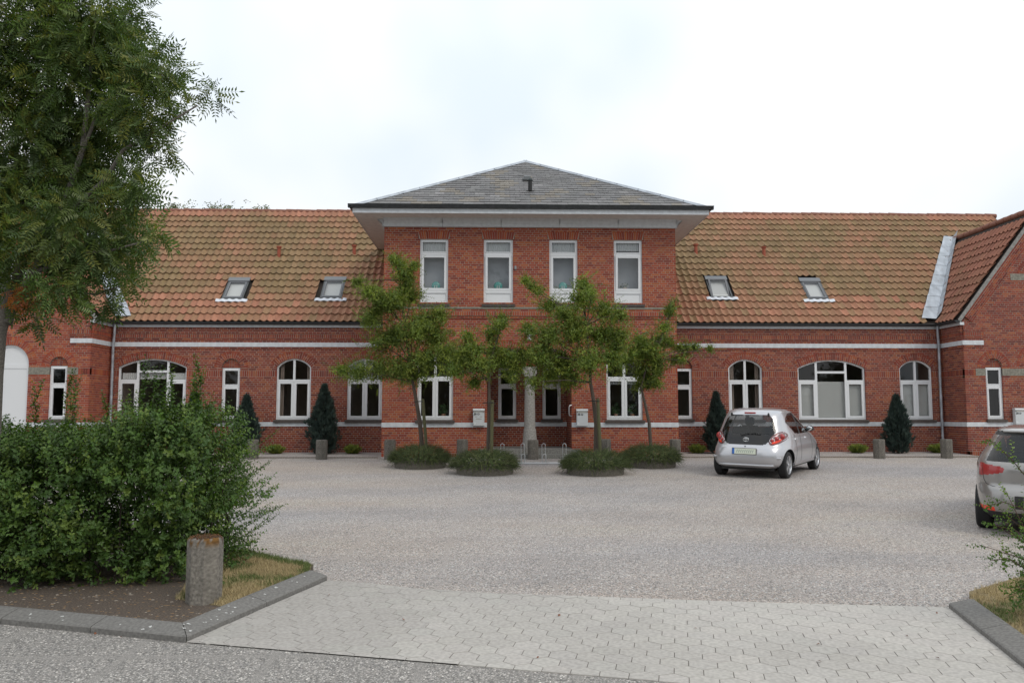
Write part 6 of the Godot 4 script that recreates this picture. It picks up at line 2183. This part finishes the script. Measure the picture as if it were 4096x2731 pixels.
# ------------------------------------------------------------------ small things
func bollard(label: String, at: Vector3, h: float, r: float, turn: float, mossy := false) -> void:
	var t := thing("bollard", label, "bollard", at, "" if mossy else "concrete bollards before the building")
	var b := Buf.new()
	var rows := []
	var cols := []
	var m := 8 * 6
	for j in 17:
		var y := -0.1 + (h + 0.1) * minf(j, 15) / 15.0
		var k := 1.0 if j < 15 else (0.965 if j == 15 else 0.86)
		if j == 15: y = h - 0.012
		if j == 16: y = h
		if j == 14: y = h - 0.04
		var rr := PackedVector3Array()
		var cc := PackedColorArray()
		for i in m:
			var seg := i / 6
			var f := (i % 6) / 6.0
			var a0 := turn + TAU * seg / 8
			var a1 := turn + TAU * (seg + 1) / 8
			var p := Vector3(cos(a0), 0, -sin(a0)).lerp(Vector3(cos(a1), 0, -sin(a1)), f) * r * k
			rr.append(p + Vector3(0, y, 0))
			var n := noise.get_noise_3d((at.x + p.x) * 420.0, y * 190.0, p.z * 420.0)
			var g := (0.30 if mossy else 0.22) * (1.0 + 0.35 * n) + rng.randf_range(-0.02, 0.02)
			var c := Color(g, g * 0.91, g * 0.78)
			if mossy:
				var n2 := noise.get_noise_3d(p.x * 700.0 + 40.0, y * 500.0, p.z * 700.0)
				if y > h - 0.06 and n2 > -0.02 + (h - y) * 3.0: c = Color(0.24, 0.12, 0.03) if noise.get_noise_3d(p.x * 200.0, 5.0, p.z * 200.0) > 0.0 else Color(0.10, 0.045, 0.025)
			cc.append(c)
		rows.append(rr)
		cols.append(cc)
	for sg in 8:
		var fr := []
		var fc := []
		for j in 17:
			var r1 := PackedVector3Array()
			var c1 := PackedColorArray()
			for i in 7:
				r1.append(rows[j][(sg * 6 + i) % m])
				c1.append(cols[j][(sg * 6 + i) % m])
			fr.append(r1)
			fc.append(c1)
		b.sheet(fr, fc)
	var topc := Color(0.15, 0.14, 0.12) if not mossy else Color(0.075, 0.04, 0.022)
	for i in m:
		b.tri(Vector3(0, h + 0.004, 0), rows[16][i], rows[16][(i + 1) % m], topc)
	part("post", b, M.concrete, t)
	if mossy:
		var tr := []
		var tc := []
		for i in 500:
			var a := rng.randf() * TAU
			var q := r * 0.84 * sqrt(rng.randf())
			tr.append(Transform3D(Basis.from_euler(Vector3(rng.randf(), rng.randf() * TAU, rng.randf())).scaled(Vector3.ONE * rng.randf_range(0.12, 0.3)), Vector3(q * cos(a), h, q * sin(a))))
			tc.append([Color(0.16, 0.06, 0.025), Color(0.22, 0.10, 0.03), Color(0.09, 0.045, 0.025), Color(0.10, 0.08, 0.03)][rng.randi() % 4])
		many("moss", clump(8, 0.06, 0.05, 0.03, M.vc, 0.5), tr, tc, t)

func words(parent: Node, text: String, t: Transform3D, h: float, m: Material, called := "lettering") -> void:
	var tm := TextMesh.new()
	tm.text = text
	var f := SystemFont.new()
	f.font_names = PackedStringArray(["Droid Sans"])
	f.font_weight = 700
	tm.font = f
	tm.font_size = 64
	tm.pixel_size = h / 46.0
	tm.depth = 0.004
	tm.horizontal_alignment = HORIZONTAL_ALIGNMENT_LEFT
	var o := MeshInstance3D.new()
	o.name = called
	o.mesh = tm
	o.material_override = m
	parent.add_child(o, true)
	o.transform = t

func mailbox(label: String, at: Vector3, number: String, lines: bool) -> void:
	var t := thing("mailbox", label, "mailbox", at, "white mailboxes")
	var W := Color.WHITE
	var b := Buf.new()
	b.cbox(Vector3(-0.16, 0, 0), Vector3(0.16, 0.42, 0.13), 0.012, W)
	var m := mat(lin(0.56, 0.58, 0.59), 0.35)
	part("case", b, m, t)
	b = Buf.new()
	b.prof([Vector2(0.0, 0.424), Vector2(0.145, 0.424), Vector2(0.15, 0.45), Vector2(0.12, 0.485), Vector2(0.0, 0.495)], Vector3(-0.165, 0, 0), Vector3(0.165, 0, 0), Vector3(0, 0, 1), Vector3.UP, W)
	part("lid", b, m, t)
	b = Buf.new()
	b.box(Vector3(-0.145, 0.385, 0.13), Vector3(0.145, 0.416, 0.135), Color(0.42, 0.41, 0.37))
	b.box(Vector3(-0.15, 0.39, 0.131), Vector3(-0.135, 0.412, 0.139), Color(0.02, 0.02, 0.02))
	b.box(Vector3(0.135, 0.39, 0.131), Vector3(0.15, 0.412, 0.139), Color(0.02, 0.02, 0.02))
	part("slot", b, M.vc, t)
	words(t, number, Transform3D(Basis(), Vector3(-0.145, 0.335, 0.134)), 0.055, M.black)
	b = Buf.new()
	b.box(Vector3(0.005, 0.325, 0.13), Vector3(0.025, 0.345, 0.135), Color(0.03, 0.03, 0.03))
	part("square_mark", b, M.vc, t)
	if lines:
		b = Buf.new()
		var k := Color(0.26, 0.22, 0.16)
		b.box(Vector3(-0.11, 0.255, 0.13), Vector3(-0.045, 0.265, 0.1325), k)
		b.box(Vector3(0.03, 0.255, 0.13), Vector3(0.10, 0.265, 0.1325), k)
		b.box(Vector3(-0.08, 0.19, 0.13), Vector3(0.08, 0.203, 0.1325), k)
		part("name_strip", b, M.vc, t)
	b = Buf.new()
	b.box(Vector3(-0.14, 0.055, 0.13), Vector3(-0.09, 0.10, 0.1325), Color(0.68, 0.70, 0.71))
	part("sticker", b, M.vc, t)

func make_small() -> void:
	rng.seed = 601
	var bl := [[-6.63, 2.55, "concrete bollard in front of the plump conifer, behind the hedge shoots"], [-4.69, 2.72, "concrete bollard in front of the tall pointed conifer"], [-2.80, 2.75, "concrete bollard at the corner of the central block beside the left leaning tree"], [-0.80, 2.66, "concrete bollard before the brick wall between the first two planters"], [1.17, 2.80, "concrete bollard before the porch column among the cycle stands"], [3.22, 2.60, "concrete bollard half hidden behind the dense broad crowned tree"], [5.17, 2.66, "concrete bollard at the corner of the central block beside the slender tree"], [10.97, 2.65, "concrete bollard between the yellow shrub and the conifer near the corner"], [12.92, 2.62, "concrete bollard in front of the corner drainpipe"]]
	for p in bl:
		bollard(p[2], on_ground(p[0], p[1]), 0.54, 0.158, 0.2 + rng.randf_range(-0.2, 0.2))
	bollard("octagonal concrete bollard with moss and orange lichen on its top beside the hedge", on_ground(-2.61, 18.14, 0.06), 0.585, 0.158, 0.28, true)
	mailbox("white mailbox marked 29 C with faint name lines on the brick pier", Vector3(-0.35, 0.905, 2.145), "29 C", true)
	mailbox("white mailbox marked 29 G on the pier beside the porch handle", Vector3(2.607, 0.895, 2.145), "29 G", false)
	mailbox("white mailbox marked 29 E on the gabled wing behind the grey car", Vector3(15.88, 0.93, 1.305), "29 E", false)
	# cycle stand
	var r := thing("bicycle_stand", "low galvanised bicycle stand with narrow wheel hoops before the porch", "bicycle stand", on_ground(1.12, 4.15))
	var b := Buf.new()
	for z in [-0.18, 0.18]:
		b.tube([Vector3(-0.98, 0.02, z), Vector3(0.98, 0.02, z)], [0.014, 0.014], 8, Color.WHITE)
	part("rail", b, M.steel, r)
	for x in [-0.82, -0.28, 0.27, 0.82]:
		for q in [[-0.18, 0.50], [0.18, 0.24]]:
			var h := Buf.new()
			var path := [Vector3(x - 0.045, 0.02, q[0]), Vector3(x - 0.045, q[1] - 0.03, q[0])]
			for i in 5:
				var a := PI - PI * i / 4
				path.append(Vector3(x + 0.045 * cos(a), q[1] - 0.02 + 0.045 * sin(a), q[0]))
			path.append(Vector3(x + 0.045, q[1] - 0.03, q[0]))
			path.append(Vector3(x + 0.045, 0.02, q[0]))
			var rad := []
			for p in path: rad.append(0.009)
			h.tube(path, rad, 6, Color.WHITE)
			part("hoop", h, M.steel, r)
	# lamp over the porch
	var l := thing("wall_lamp", "small white globe lamp on the wall above the porch", "lamp", Vector3(1.10, 3.40, 2.13))
	b = Buf.new()
	b.box(Vector3(-0.05, -0.03, 0), Vector3(0.05, 0.07, 0.06), Color.WHITE)
	part("bracket", b, M.paint, l)
	ell(l, "globe", Vector3(0, 0.14, 0.11), Vector3(0.085, 0.085, 0.085), mat(lin(0.8, 0.8, 0.8), 0.25))
	# grey box on the upper wall
	b = Buf.new()
	b.cbox(Vector3(0.67, 5.43, 2.13), Vector3(0.735, 5.54, 2.18), 0.008, Color.WHITE)
	solo("sensor_box", b, mat(lin(0.25, 0.25, 0.25), 0.5), "small grey box on the brick wall between two upper windows", "box")
	# bent grab handle at the porch pier
	b = Buf.new()
	b.tube([Vector3(2.32, 1.5, 2.16), Vector3(2.25, 1.48, 2.2), Vector3(2.235, 1.43, 2.2), Vector3(2.235, 1.25, 2.2), Vector3(2.25, 1.20, 2.2), Vector3(2.32, 1.18, 2.16)], [0.014, 0.014, 0.014, 0.014, 0.014, 0.014], 8, Color.WHITE)
	solo("grab_handle", b, M.steel, "bent steel grab handle on the edge of the porch pier", "handle")
	# things on the window sills
	var teal := mat(lin(0.10, 0.34, 0.31), 0.15)
	for q in [[-1.62, "teal glass bowl with candles behind the first upper window above the leaning tree"], [0.20, "teal glass bowl with candles behind the tilted upper window beside the grey box"], [2.10, "teal glass bowl with candles behind the upper window over the dense tree"]]:
		var v := thing("glass_bowl", q[1], "bowl", Vector3(q[0], 4.83, 1.95), "ornaments behind the upper windows")
		ell(v, "bowl", Vector3(0, 0.14, 0), Vector3(0.13, 0.13, 0.05), teal)
		b = Buf.new()
		for x in [-0.03, 0.03]: b.tube([Vector3(x, 0.06, 0.055), Vector3(x, 0.15, 0.055)], [0.012, 0.010], 8, Color(0.6, 0.62, 0.6))
		part("candle", b, M.vc, v)
	var fp := thing("flower_pot", "white flowering plant in a pale pot behind the last tilted upper window", "flower pot", Vector3(3.92, 4.83, 1.95))
	b = Buf.new()
	b.lathe([Vector2(0.05, 0), Vector2(0.07, 0.10), Vector2(0.06, 0.10), Vector2(0.001, 0.09)], 16, Transform3D.IDENTITY, Color(0.5, 0.42, 0.36))
	part("pot", b, M.vc, fp)
	var tr := []
	var tc := []
	for i in 26:
		tr.append(Transform3D(Basis.from_euler(Vector3(rng.randf(), rng.randf() * TAU, rng.randf())).scaled(Vector3.ONE * 0.5), Vector3(0, 0.17, 0) + rand_dir() * Vector3(0.13, 0.07, 0.05)))
		tc.append(Color(0.6, 0.6, 0.58) if i % 3 == 0 else Color(0.08, 0.14, 0.06))
	many("flowers", clump(8, 0.06, 0.05, 0.04, M.vc), tr, tc, fp)
	for q in [[-1.38, 1.92, "green pot plant behind the right pane of the window beside mailbox 29 C"], [3.62, 1.92, "bushy pot plant behind the left pane of the window beside the slender tree"], [4.10, 1.92, "dark green pot plant behind the right pane of the window beside the slender tree"]]:
		var pp := thing("pot_plant", q[2], "pot plant", Vector3(q[0], 1.14, q[1]), "pot plants on the ground floor sills")
		b = Buf.new()
		b.lathe([Vector2(0.05, 0), Vector2(0.07, 0.11), Vector2(0.06, 0.11), Vector2(0.001, 0.09)], 16, Transform3D.IDENTITY, Color(0.35, 0.2, 0.13))
		part("pot", b, M.vc, pp)
		tr = []
		tc = []
		for i in 24:
			tr.append(Transform3D(Basis.from_euler(Vector3(rng.randf(), rng.randf() * TAU, rng.randf())).scaled(Vector3.ONE * 0.9), Vector3(0, 0.24, 0) + rand_dir() * Vector3(0.11, 0.13, 0.06)))
			tc.append(Color(0.07, 0.14, 0.05) * rng.randf_range(0.8, 1.3))
		many("foliage", clump(8, 0.06, 0.06, 0.035, M.vc), tr, tc, pp)
	b = Buf.new()
	b.lathe([Vector2(0.03, 0), Vector2(0.075, 0.055), Vector2(0.07, 0.055), Vector2(0.001, 0.02)], 16, Transform3D(Basis(), Vector3(6.06, 1.16, -0.2)), Color(0.6, 0.6, 0.58))
	solo("bowl", b, M.vc, "small white bowl on the sill inside the narrow window right of the block", "bowl")

func make_things() -> void:
	make_plants()
	make_cars()
	make_small()
